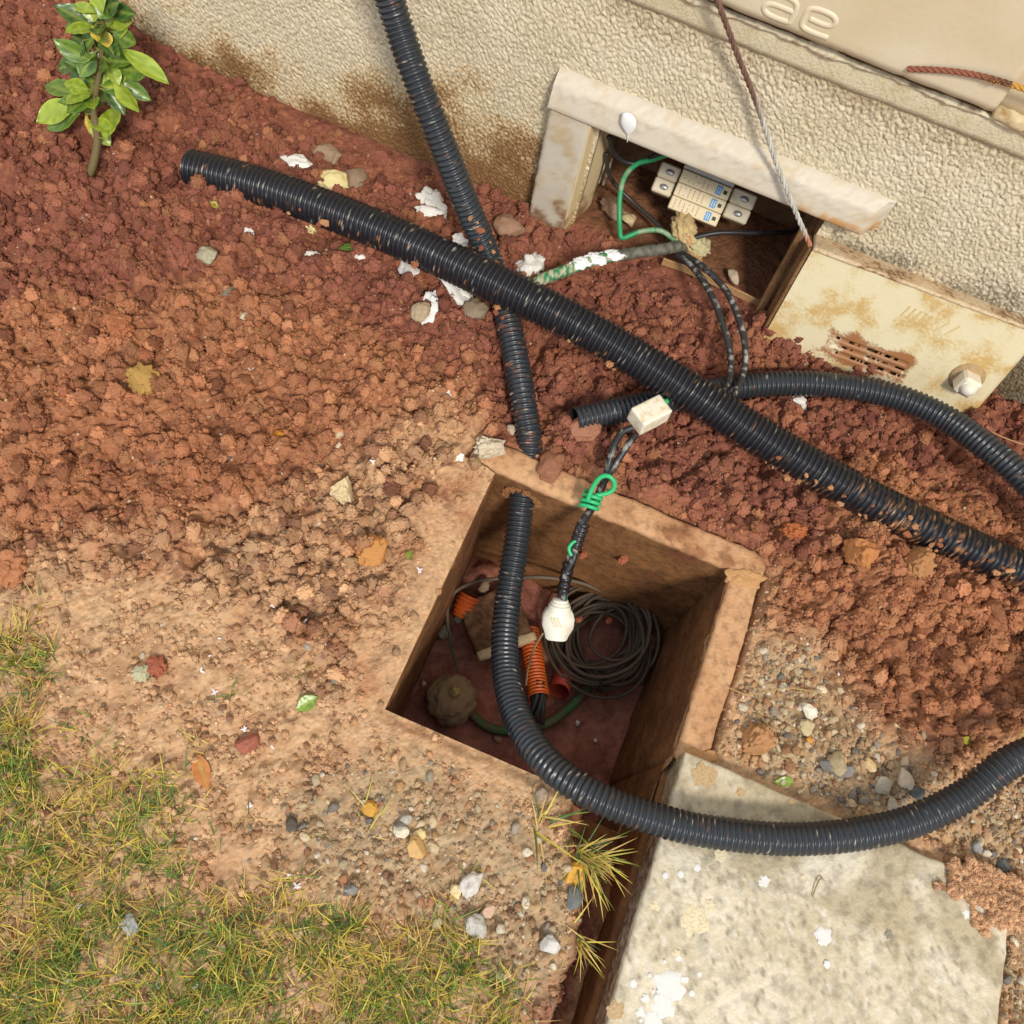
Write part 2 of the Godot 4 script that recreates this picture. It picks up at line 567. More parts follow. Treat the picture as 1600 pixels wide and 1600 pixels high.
	for b in Hn:
		var b0 := maxi(b - 1, 0)
		var b1 := mini(b + 1, Hn - 1)
		for a in W:
			var a0 := maxi(a - 1, 0)
			var a1 := mini(a + 1, W - 1)
			var k := b * W + a
			mb.v[k] = Vector3(xs[a], hg[k], zs[b])
			mb.n[k] = Vector3(-(hg[b * W + a1] - hg[b * W + a0]) / (xs[a1] - xs[a0]), 1.0, -(hg[b1 * W + a] - hg[b0 * W + a]) / (zs[b1] - zs[b0])).normalized()
	var ix := PackedInt32Array()
	ix.resize(W * Hn * 6)
	var q := 0
	for b in Hn - 1:
		var zc := (zs[b] + zs[b + 1]) * 0.5
		for a in W - 1:
			var xc := (xs[a] + xs[a + 1]) * 0.5
			if in_pit(xc, zc, 0.0):
				continue
			var k := b * W + a
			ix[q] = k; ix[q + 1] = k + 1; ix[q + 2] = k + W
			ix[q + 3] = k + 1; ix[q + 4] = k + W + 1; ix[q + 5] = k + W
			q += 6
	ix.resize(q)
	mb.i = ix
	var o := obj("ground", mb.mesh(), M.soil)
	tag(o, "red and tan dug soil around the chamber and along the wall", "", "", "structure")

# crumbs of soil, far too many to count
func build_clods() -> void:
	var root := Node3D.new()
	root.name = "soil_crumbs"
	add_child(root)
	tag(root, "loose crumbs and clods of red earth heaped on the ground", "soil", "", "stuff")
	var r := RandomNumberGenerator.new()
	r.seed = 501
	var clus := fn(12.0, 77, FastNoiseLite.TYPE_SIMPLEX_SMOOTH, 2)
	var xf := [[], [], [], [], []]
	var cl := [[], [], [], [], []]
	for k in 345000:
		var spill := k >= 330000
		var x := r.randf_range(-1.7, 1.15)
		var z := r.randf_range(-1.38, 0.42)
		if spill:
			x = r.randf_range(0.82, 1.02)
			z = r.randf_range(-0.4, -0.26)
		if in_pit(x, z, 0.004):
			continue
		if (x > PX0 - 0.09 and x < PX1 + 0.062 and z > PZ0 - 0.062 and z < PZ1 + 0.03):
			if z < PZ0 or x > PX1 or r.randf() < 0.75:
				continue
		var on_slab := x > 0.36 and z > -0.395 and x < 0.99
		if on_slab:
			var e := Vector2((x - 0.945) / 0.085, (z + 0.355) / 0.05).length() + clus.get_noise_2d(x * 2.0, z * 2.0) * 0.8
			if e > 0.95 or x < 0.8:
				continue
		var lo := ms(m_loose, x, z)
		var dens := lerpf(0.38, 1.0, lo) * (1.0 - 0.85 * ms(m_smear, x, z)) * clampf(0.6 + clus.get_noise_2d(x, z) * 1.2, 0.1, 1.0)
		if r.randf() > dens and not spill:
			continue
		var rad := minf(0.0016 * pow(r.randf(), -0.52), 0.0155)
		if lo < 0.4:
			rad = minf(rad, 0.0065)
		var h := height(x, z)
		if on_slab:
			h = maxf(h, 0.0305)
			rad = minf(rad, 0.006)
		if z > PZ1 and x > 0.25 and x < 0.4 and h < -0.03:
			rad = minf(rad, 0.004)
		var b := Basis.from_euler(Vector3(r.randf() * TAU, r.randf() * TAU, r.randf() * TAU)).scaled(Vector3(rad, rad, rad))
		var c := soil_colour(x, z)
		if on_slab:
			c = lin(204, 160, 120)
		var q := r.randf()
		if q < 0.1:
			c = c.lerp(lin(176, 124, 84), 0.5)
		elif q < 0.2:
			c = c.lerp(lin(122, 70, 54), 0.5)
		elif q < 0.23 and rad < 0.004:
			c = c.lerp(lin(206, 190, 160), 0.6)
		c = c * r.randf_range(0.72, 1.28)
		var vi := 2 + r.randi() % 3
		if rad > 0.0055:
			vi = r.randi() % 2
		xf[vi].append(Transform3D(b, Vector3(x, h + rad * r.randf_range(0.0, 0.6), z)))
		cl[vi].append(c)
	for vi in 5:
		var mm := MultiMesh.new()
		mm.transform_format = MultiMesh.TRANSFORM_3D
		mm.use_colors = true
		mm.mesh = lump(3 if vi < 2 else 1, 60 + vi, 0.62 if vi < 2 else 0.6, Vector3(1, 0.8, 0.92), vi >= 2, 2.7 if vi < 2 else 1.5, Color.WHITE, 3 if vi < 2 else 7)
		mm.instance_count = xf[vi].size()
		for k in xf[vi].size():
			mm.set_instance_transform(k, xf[vi][k])
			mm.set_instance_color(k, cl[vi][k])
		var mi := MultiMeshInstance3D.new()
		mi.multimesh = mm
		mi.material_override = M.crumb
		mi.name = "crumbs"
		root.add_child(mi, true)

func build_gravel() -> void:
	var root := Node3D.new()
	root.name = "gravel"
	add_child(root)
	tag(root, "small mixed pebbles pressed into the soil round the slab", "gravel", "", "stuff")
	var r := RandomNumberGenerator.new()
	r.seed = 733
	var pal := [lin(190, 168, 132), lin(156, 142, 122), lin(200, 178, 142), lin(182, 142, 96), lin(122, 114, 104), lin(208, 194, 168), lin(182, 148, 110), lin(166, 118, 84)]
	var xf := [[], [], []]
	var cl := [[], [], []]
	for k in 26000:
		var x := r.randf_range(-0.8, 1.15)
		var z := r.randf_range(-0.7, 0.42)
		if in_pit(x, z, 0.03) or (x > 0.36 and z > -0.385 and x < 0.985):
			continue
		var d := ms(m_gravel, x, z)
		if x < 0.4:
			d *= 0.3
		if r.randf() > d + 0.015:
			continue
		var rad := minf(0.0024 * pow(r.randf(), -0.48), 0.0095)
		var h := height(x, z)
		var b := Basis.from_euler(Vector3(r.randfn() * 0.4, r.randf() * TAU, r.randfn() * 0.4)).scaled(Vector3(rad, rad, rad))
		var vi := r.randi() % 3
		xf[vi].append(Transform3D(b, Vector3(x, h + rad * r.randf_range(0.0, 0.45), z)))
		cl[vi].append(pal[r.randi() % 8] * r.randf_range(0.75, 1.1))
	for vi in 3:
		var mm := MultiMesh.new()
		mm.transform_format = MultiMesh.TRANSFORM_3D
		mm.use_colors = true
		mm.mesh = lump(2, 90 + vi, 0.35, Vector3(1.1, 0.62, 0.85), false, 1.2, Color.WHITE, 4)
		mm.instance_count = xf[vi].size()
		for k in xf[vi].size():
			mm.set_instance_transform(k, xf[vi][k])
			mm.set_instance_color(k, cl[vi][k])
		var mi := MultiMeshInstance3D.new()
		mi.multimesh = mm
		mi.material_override = M.stone
		mi.name = "pebbles"
		root.add_child(mi, true)

func blade_mesh(bend: float, w: float) -> ArrayMesh:
	var mb := MB.new()
	var segs := 5
	var ang := 0.0
	var p := Vector3.ZERO
	for k in segs + 1:
		var t := float(k) / segs
		var d := Vector3(sin(ang), cos(ang), 0)
		var up := Vector3(-cos(ang), sin(ang), 0)
		var ww := w * (1.0 - pow(t, 1.8)) * (0.7 + 0.6 * minf(t * 3.0, 0.5)) + 0.0015
		mb.v.append(p + Vector3(0, 0, -ww) + up * ww * 0.45)
		mb.v.append(p)
		mb.v.append(p + Vector3(0, 0, ww) + up * ww * 0.45)
		mb.n.append((up + Vector3(0, 0, 0.4)).normalized())
		mb.n.append(up)
		mb.n.append((up + Vector3(0, 0, -0.4)).normalized())
		for q in 3:
			mb.c.append(Color.WHITE)
		p += d / segs
		ang += bend / segs
	for k in segs:
		var a := k * 3
		mb.i.append_array(PackedInt32Array([a, a + 3, a + 1, a + 1, a + 3, a + 4, a + 1, a + 4, a + 2, a + 2, a + 4, a + 5]))
	return mb.mesh()

func blade_colour(r: RandomNumberGenerator, dry: float) -> Color:
	var q := r.randf()
	var c := lin(84, 112, 36).lerp(lin(128, 142, 52), r.randf())
	if q < dry:
		c = lin(186, 164, 92).lerp(lin(160, 124, 62), r.randf())
	elif q < dry + 0.25:
		c = lin(164, 158, 66).lerp(lin(190, 166, 60), r.randf())
	elif q > 0.8:
		c = lin(72, 98, 44)
	return c * r.randf_range(1.05, 1.5)

func build_grass() -> void:
	var root := Node3D.new()
	root.name = "grass"
	add_child(root)
	tag(root, "patchy short green and straw grass on tan soil", "grass", "", "stuff")
	var r := RandomNumberGenerator.new()
	r.seed = 901
	var pat := fn(9.0, 31, FastNoiseLite.TYPE_SIMPLEX_SMOOTH, 2)
	var dryn := fn(6.0, 32, FastNoiseLite.TYPE_SIMPLEX_SMOOTH, 2)
	var xf := [[], [], []]
	var cl := [[], [], []]
	for k in 14500:
		var x := r.randf_range(-1.25, 0.35)
		var z := r.randf_range(-0.6, 0.55)
		if in_pit(x, z, 0.05):
			continue
		var d := ms(m_grass, x, z)
		var gv := 0.035 if (ms(m_loose, x, z) < 0.3 and x < 0.27) else 0.0
		d = d * smoothstep(-0.3, 0.2, pat.get_noise_2d(x, z) * 1.3 + d * 0.6 - 0.5 + smoothstep(-0.12, 0.3, z) * 0.5) + gv * 0.22
		if r.randf() > d:
			continue
		var dry := clampf(0.3 + dryn.get_noise_2d(x, z) * 0.9, 0.15, 0.8)
		var az := r.randf() * TAU
		for q in r.randi_range(3, 7):
			var L := r.randf_range(0.02, 0.062)
			var px := x + r.randfn() * 0.006
			var pz := z + r.randfn() * 0.006
			var lean := r.randf_range(0.5, 1.45)
			var b := Basis(Vector3.UP, az + r.randfn() * 1.6) * Basis(Vector3(0, 0, 1), -lean)
			var vi := r.randi() % 3
			var wsc := r.randf_range(0.7, 1.15) * 0.03 / L
			xf[vi].append(Transform3D(b * Basis.from_scale(Vector3(L, L, L * wsc)), Vector3(px, height(px, pz) - 0.002, pz)))
			cl[vi].append(blade_colour(r, dry))
	for vi in 3:
		var mm := MultiMesh.new()
		mm.transform_format = MultiMesh.TRANSFORM_3D
		mm.use_colors = true
		mm.mesh = blade_mesh([0.3, 0.8, -0.4][vi], 0.036)
		mm.instance_count = xf[vi].size()
		for k in xf[vi].size():
			mm.set_instance_transform(k, xf[vi][k])
			mm.set_instance_color(k, cl[vi][k])
		var mi := MultiMeshInstance3D.new()
		mi.multimesh = mm
		mi.material_override = M.blade
		mi.name = "blades"
		root.add_child(mi, true)

# single tufts that stand apart from the lawn; every blade is a part
func tuft(called: String, label: String, at: Vector3, count: int, L0: float, L1: float, dry: float, toward: float, spread: float, seed_: int) -> void:
	var t := thing(called, label, "grass", at)
	var r := RandomNumberGenerator.new()
	r.seed = seed_
	var meshes := [blade_mesh(0.4, 0.02), blade_mesh(0.9, 0.02)]
	for k in count:
		var mb: ArrayMesh = meshes[k % 2]
		var m := StandardMaterial3D.new()
		m.albedo_color = blade_colour(r, dry).linear_to_srgb()
		m.roughness = 0.55
		var o := obj("blade", mb, m, t)
		var L := r.randf_range(L0, L1)
		o.transform = Transform3D(Basis(Vector3.UP, toward + r.randfn() * spread) * Basis(Vector3(0, 0, 1), -r.randf_range(0.4, 1.35)) * Basis.from_scale(Vector3(L, L, L * 0.9)), Vector3(r.randfn() * 0.008, 0, r.randfn() * 0.008))

# ---------------------------------------------------------------- house wall
func build_wall() -> void:
	var t := thing("house_wall", "cream rough-rendered house wall, muddy along its foot", "wall")
	var gx := spaced([-7.0, 0.5, -2.0, 0.05, -1.45, 0.0025, 0.95, 0.05, 1.6, 0.5, 7.0])
	var gy := spaced([-0.3, 0.04, -0.12, 0.0025, 0.54, 0.02, 0.8, 0.4, 2.8])
	var W := gx.size()
	var Hn := gy.size()
	var cel := fn(165.0, 41, FastNoiseLite.TYPE_CELLULAR)
	var cel2 := fn(90.0, 46, FastNoiseLite.TYPE_CELLULAR)
	var und := fn(4.0, 42, FastNoiseLite.TYPE_SIMPLEX_SMOOTH, 3)
	var wrp := fn(50.0, 43, FastNoiseLite.TYPE_SIMPLEX_SMOOTH)
	var st1 := fn(6.0, 44, FastNoiseLite.TYPE_SIMPLEX_SMOOTH, 4)
	var st2 := fn(110.0, 45, FastNoiseLite.TYPE_SIMPLEX_SMOOTH, 2)
	var cream := lin(212, 198, 166)
	var cream2 := lin(220, 207, 178)
	var ochre := lin(198, 166, 112)
	var mud := lin(132, 92, 58)
	var moss := lin(86, 78, 58)
	var mb := MB.new()
	mb.v.resize(W * Hn)
	mb.n.resize(W * Hn)
	mb.c.resize(W * Hn)
	var hh := PackedFloat32Array()
	hh.resize(W * Hn)
	for b in Hn:
		var y := gy[b]
		for a in W:
			var x := gx[a]
			var wx := x + wrp.get_noise_2d(x, y) * 0.004
			var wy := y + wrp.get_noise_2d(x + 5.0, y) * 0.004
			var g := -cel.get_noise_2d(wx, wy) * 0.0056 - cel2.get_noise_2d(wx, wy) * 0.0012
			var near := x > -1.5 and x < 1.0 and y < 0.58
			if not near:
				g = -0.0022
			hh[b * W + a] = WALL + und.get_noise_2d(x, y) * (0.004 if near else 0.0) + g
			var s1 := st1.get_noise_2d(x, y)
			var s2 := st2.get_noise_2d(x, y)
			var c := cream.lerp(cream2, clampf(0.5 + s1, 0.0, 1.0))
			# splashed earth along the foot: stains with an uneven outline
			var line := 0.10
			line += 0.13 * exp(-pow((x + 0.55) / 0.2, 2.0)) + 0.1 * exp(-pow((x + 0.35) / 0.07, 2.0)) - 0.05 * smoothstep(-0.25, 0.2, x)
			var s := (line - y) / 0.06 + s1 * 2.6 + s2 * 0.7
			c = c.lerp(ochre, clampf(s * 0.45 + 0.3 + s2 * 0.5, 0.0, 0.85) if x < -0.1 else clampf(s * 0.4, 0.0, 0.6))
			c = c.lerp(mud, clampf(s * 0.6 - 0.35 + s2 * 0.6, 0.0, 0.9))
			# mossy growth in the render above the leaning cover; browner blotches under the sill
			if x > 0.3 and y < 0.32:
				var q := (0.27 - y) / 0.06 + s1 * 1.5 + s2 * 1.6
				c = c.lerp(moss, clampf(q * 0.5, 0.0, 0.75))
			var sl := 1.0 - absf(y - 0.522) / 0.03
			if sl > -0.6 and x > -0.25:
				c = c.lerp(lin(150, 126, 84), clampf((sl * 0.5 + s1 * 0.9 + s2 * 0.9) * 0.7, 0.0, 0.6))
			if s2 > 0.42:
				c = c.lerp(lin(110, 92, 66), 0.35)
			mb.c[b * W + a] = c if near or y < 0.1 else cream
	for b in Hn:
		var b0 := maxi(b - 1, 0)
		var b1 := mini(b + 1, Hn - 1)
		for a in W:
			var a0 := maxi(a - 1, 0)
			var a1 := mini(a + 1, W - 1)
			var k := b * W + a
			mb.v[k] = Vector3(gx[a], gy[b], hh[k])
			mb.n[k] = Vector3(-(hh[b * W + a1] - hh[b * W + a0]) / (gx[a1] - gx[a0]), -(hh[b1 * W + a] - hh[b0 * W + a]) / (gy[b1] - gy[b0]), 1.0).normalized()
	for b in Hn - 1:
		var yc := (gy[b] + gy[b + 1]) * 0.5
		for a in W - 1:
			var xc := (gx[a] + gx[a + 1]) * 0.5
			if xc > -0.2 and xc < 0.275 and yc < 0.3:
				continue
			var k := b * W + a
			mb.i.append_array(PackedInt32Array([k, k + W, k + 1, k + 1, k + W, k + W + 1]))
	obj("render_coat", mb.mesh(), M.stucco, t)
	var core := MB.new()
	var cc := lin(150, 130, 104)
	for q in [[-7.0, -0.2, -0.3, 2.8], [0.275, 7.0, -0.3, 2.8], [-0.2, 0.275, 0.3, 2.8]]:
		cbox(core, Transform3D(Basis.IDENTITY, Vector3((q[0] + q[1]) * 0.5, (q[2] + q[3]) * 0.5, WALL - 0.135)), Vector3(q[1] - q[0], q[3] - q[2], 0.25), 0.0, cc)
	obj("masonry", core.mesh(), M.plain, t)
	# smooth plaster band under the cabinet
	var band := worn_box(Vector3(-1.2, 0.528, WALL - 0.02), Vector3(0.9, 0.575, WALL + 0.01), 0.012, 0.004, 0.0012, 47, func(p: Vector3) -> Color:
		var s := st1.get_noise_2d(p.x * 3.0, p.y * 3.0) + st2.get_noise_2d(p.x, p.y) * 0.5
		return lin(216, 204, 172).lerp(lin(196, 176, 132), clampf(s, 0.0, 0.7)))
	obj("plaster_band", band, M.plaster, t)
	var bead := worn_box(Vector3(-1.2, 0.572, WALL - 0.02), Vector3(0.9, 0.581, WALL + 0.017), 0.007, 0.005, 0.004, 48, func(p: Vector3) -> Color:
		var s := st1.get_noise_2d(p.x * 4.0, p.y * 9.0) + st2.get_noise_2d(p.x, p.y)
		return lin(226, 214, 182).lerp(lin(140, 104, 70), clampf(s * 1.2 - 0.25, 0.0, 0.8)))
	obj("mortar_bead", bead, M.plaster, t)

# ---------------------------------------------------------------- niche surround
func build_niche() -> void:
	var t := thing("niche_surround", "cream plastic surround and box of the open niche in the wall", "niche")
	var n1 := fn(8.0, 51, FastNoiseLite.TYPE_SIMPLEX_SMOOTH, 4)
	var n2 := fn(120.0, 52, FastNoiseLite.TYPE_SIMPLEX_SMOOTH, 2)
	var cream := lin(204, 193, 172)
	var ochre := lin(192, 166, 124)
	var brown := lin(128, 88, 56)
	# lintel: a sloped section swept along x
	var prof := [Vector2(WALL - 0.02, 0.362), Vector2(WALL + 0.006, 0.358), Vector2(WALL + 0.03, 0.342), Vector2(-1.352, 0.318), Vector2(-1.346, 0.296), Vector2(-1.350, 0.290), Vector2(-1.40, 0.289), Vector2(-1.46, 0.289), Vector2(-1.46, 0.35)]
	var st := SurfaceTool.new()
	st.begin(Mesh.PRIMITIVE_TRIANGLES)
	var pts := []
	var X := spaced([-0.304, 0.006, 0.368])
	var dense := []
	for k in prof.size() - 1:
		var a: Vector2 = prof[k]
		var b: Vector2 = prof[k + 1]
		var m := maxi(1, int((b - a).length() / 0.006))
		for j in m:
			dense.append(a.lerp(b, float(j) / m))
	dense.append(prof[prof.size() - 1])
	for a in X.size():
		for q in dense:
			var x := X[a]
			var e := smoothstep(0.368, 0.335, x)
			var p := Vector3(x, q.y, q.x)
			# mitred right-hand end
			p.z = lerpf(minf(p.z, WALL + 0.004), p.z, e) if q.y > 0.2895 else p.z
			var crust: float = smoothstep(0.308, 0.335, q.y + n1.get_noise_2d(x * 2.0, q.y * 2.0) * 0.02)
			p.z += crust * maxf(0.0, n2.get_noise_3dv(p) + 0.25) * 0.006 + n1.get_noise_3dv(p) * 0.001
			pts.append(p)
	var D := dense.size()
	for a in X.size() - 1:
		for k in D - 1:
			var i0 := a * D + k
			for q in [i0, i0 + D, i0 + 1, i0 + 1, i0 + D, i0 + D + 1]:
				var p: Vector3 = pts[q]
				var s := n1.get_noise_3dv(p * 2.0) + n2.get_noise_3dv(p) * 0.3
				var c := cream.lerp(ochre, clampf(s * 1.2 - 0.1, 0.0, 0.6))
				if p.x > 0.2 and p.y < 0.31:
					c = c.lerp(lin(188, 130, 60), clampf(s * 2.0 + (p.x - 0.24) * 4.0, 0.0, 0.75))
				st.set_color(c)
				st.add_vertex(p)
	st.index()
	st.generate_normals()
	obj("lintel", st.commit(), M.plastic_old, t)
	# left jamb with its return
	var jc := func(p: Vector3) -> Color:
		var s := n1.get_noise_3dv(p * 2.0) * 1.2 + n2.get_noise_3dv(p) * 0.5
		var c := cream.lerp(ochre, clampf(s * 1.3 + 0.1, 0.0, 0.8))
		c = c.lerp(brown, clampf(s * 1.6 + (0.045 - p.y) / 0.07, 0.0, 0.85))
		return c
	obj("jamb", worn_box(Vector3(-0.301, -0.09, -1.46), Vector3(-0.215, 0.31, -1.351), 0.008, 0.006, 0.0012, 53, jc, Vector3(0.0, 0, 0)), M.plastic_old, t)
	var rv := obj("reveal", worn_box(Vector3(-0.006, -0.09, -0.115), Vector3(0.0, 0.289, 0.0), 0.008, 0.002, 0.001, 58, func(p: Vector3) -> Color: return lin(216, 194, 148).lerp(brown, clampf(n1.get_noise_3dv(p * 2.0) * 1.6 + (0.05 - p.y) / 0.09, 0.0, 0.85))), M.plastic_old, t)
	rv.transform = Transform3D(Basis(Vector3.UP, -0.27), Vector3(-0.2145, 0, -1.353))
	# the buried plastic box behind: back, sides, roof, bottom lip
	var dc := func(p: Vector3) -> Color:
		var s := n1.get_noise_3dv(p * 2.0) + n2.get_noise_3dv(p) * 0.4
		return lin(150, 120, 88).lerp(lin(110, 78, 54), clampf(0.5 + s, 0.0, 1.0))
	obj("back_panel", worn_box(Vector3(-0.205, -0.1, -1.645), Vector3(0.28, 0.32, -1.625), 0.02, 0.003, 0.001, 54, dc), M.plain, t)
	obj("side_panel", worn_box(Vector3(-0.2, -0.1, -1.64), Vector3(-0.186, 0.32, -1.462), 0.02, 0.003, 0.001, 55, dc), M.plain, t)
	obj("side_panel", worn_box(Vector3(0.272, -0.1, -1.64), Vector3(0.288, 0.32, WALL - 0.004), 0.02, 0.003, 0.001, 56, dc), M.plain, t)
	obj("roof_panel", worn_box(Vector3(-0.205, 0.292, -1.64), Vector3(0.28, 0.31, -1.455), 0.02, 0.003, 0.001, 57, dc), M.plain, t)
	var lip := MB.new()
	var lp := curve([Vector3(0.0163, 0.012, -1.3628), Vector3(0.0837, 0.012, -1.367), Vector3(0.1767, 0.012, -1.3613), Vector3(0.2576, 0.012, -1.3535)], 0.01)
	for k in lp.size() - 1:
		var d := (lp[k + 1] - lp[k])
		cbox(lip, Transform3D(Basis.looking_at(d.normalized(), Vector3.UP), (lp[k] + lp[k + 1]) * 0.5), Vector3(0.004, 0.02, d.length() * 1.02), 0.0006, lin(190, 150, 104))
	obj("bottom_lip", lip.mesh(), M.plain, t)
	# guide ribs on the left of the opening
	for k in 2:
		var rb := MB.new()
		tube(rb, curve([Vector3(-0.186, 0.0948, -1.5) + Vector3(k * 0.012, 0, 0), Vector3(-0.1876, 0.0176, -1.5) + Vector3(k * 0.012, 0, 0)], 0.02), PackedFloat32Array([0.0035]), 6, PackedColorArray([lin(196, 184, 158)]))
		obj("guide_rib", rb.mesh(), M.plastic_old, t)
	# blob of white paint run on the lintel
	var drip := MB.new()
	var dp := curve([Vector3(-0.1599, 0.347, -1.357), Vector3(-0.1485, 0.3407, -1.3475), Vector3(-0.1427, 0.3242, -1.3435), Vector3(-0.1379, 0.3028, -1.3425), Vector3(-0.137, 0.2925, -1.344)], 0.003)
	var rr := PackedFloat32Array()
	for k in dp.size():
		var f := float(k) / (dp.size() - 1)
		rr.append(0.0006 + 0.0155 * pow(sin(PI * minf(f * 1.35, 1.0)), 0.8) * (1.0 - f * 0.35) + 0.002 * (1.0 - f))
	tube(drip, dp, rr, 12, PackedColorArray([lin(240, 240, 236)]))
	var dm := obj("paint_run", drip.mesh(), M.paint, t)
	dm.set_meta("label", "blob of white paint run down the lintel")
	dm.transform = Transform3D(Basis.from_scale(Vector3(1, 1, 0.3)), Vector3(0, 0, dp[dp.size() / 2].z * 0.7))

# ---------------------------------------------------------------- cabinet above
func stroke(mb: MB, pts: Array, r: float, col: Color) -> void:
	tube(mb, curve(pts, 0.004), PackedFloat32Array([r]), 10, PackedColorArray([col]))

func build_cabinet() -> void:
	var t := thing("meter_cabinet", "smooth cream meter cabinet set in the wall above the niche", "cabinet", Vector3(0.05, 0.592, WALL))
	var n1 := fn(5.0, 61, FastNoiseLite.TYPE_SIMPLEX_SMOOTH, 4)
	var cc := func(p: Vector3) -> Color:
		return lin(218, 205, 176).lerp(lin(206, 190, 154), clampf(0.4 + n1.get_noise_3dv(p), 0.0, 1.0))
	obj("body", worn_box(Vector3(-0.42, 0.004, -0.1), Vector3(0.62, 0.72, 0.012), 0.02, 0.004, 0.0006, 62, cc), M.smooth_plastic, t)
	obj("door", worn_box(Vector3(-0.38, 0.005, 0.01), Vector3(0.35, 0.70, 0.034), 0.014, 0.006, 0.0005, 63, cc), M.smooth_plastic, t)
	var crust := worn_box(Vector3(0.352, -0.012, 0.0), Vector3(0.62, 0.004, 0.022), 0.006, 0.004, 0.006, 64, func(p: Vector3) -> Color: return lin(214, 196, 152).lerp(lin(150, 112, 70), clampf(n1.get_noise_3dv(p * 8.0) * 2.0, 0.0, 0.9)))
	obj("mortar_crust", crust, M.plaster, t)
	obj("gap_shadow_strip", worn_box(Vector3(-0.42, -0.012, -0.02), Vector3(0.352, 0.012, 0.0105), 0.01, 0.001, 0.0008, 65, func(p: Vector3) -> Color: return lin(96, 70, 48).lerp(lin(140, 108, 76), clampf(n1.get_noise_3dv(p * 9.0) * 1.8, 0.0, 0.8))), M.plain, t)  # added strip under the door; its brown stands for gap shadow and dirt
	# raised lettering on the door
	var lm := lin(216, 203, 174)
	var zf := 0.0305
	var E := MB.new()
	var ex := Vector3(0.0894, 0.6301, -1.356) - Vector3(0.05, 0.592, WALL)
	var w := 0.0235
	var h := 0.0175
	var cx := ex.x
	var cy := ex.y
	stroke(E, [Vector3(cx + w, cy - h, zf), Vector3(cx - w * 0.5, cy - h, zf), Vector3(cx - w * 0.92, cy - h * 0.75, zf), Vector3(cx - w, cy, zf), Vector3(cx - w * 0.92, cy + h * 0.75, zf), Vector3(cx - w * 0.5, cy + h, zf), Vector3(cx + w * 0.5, cy + h, zf), Vector3(cx + w * 0.95, cy + h * 0.7, zf), Vector3(cx + w * 0.95, cy + h * 0.25, zf), Vector3(cx + w * 0.6, cy, zf), Vector3(cx - w * 0.6, cy, zf)], 0.0062, lm)
	var le := obj("letter", E.mesh(), M.smooth_plastic, t)
	le.set_meta("label", "raised letter e")
	var A := MB.new()
	cx = cx - 0.0635
	stroke(A, [Vector3(cx - w * 0.85, cy + h, zf), Vector3(cx + w * 0.45, cy + h, zf), Vector3(cx + w * 0.95, cy + h * 0.6, zf), Vector3(cx + w * 0.95, cy - h, zf)], 0.0062, lm)
	stroke(A, [Vector3(cx + w * 0.95, cy, zf), Vector3(cx - w * 0.5, cy, zf), Vector3(cx - w * 0.95, cy - h * 0.3, zf), Vector3(cx - w * 0.95, cy - h * 0.7, zf), Vector3(cx - w * 0.5, cy - h, zf), Vector3(cx + w * 0.9, cy - h, zf)], 0.0062, lm)
	var la := obj("letter", A.mesh(), M.smooth_plastic, t)
	la.set_meta("label", "raised letter a")

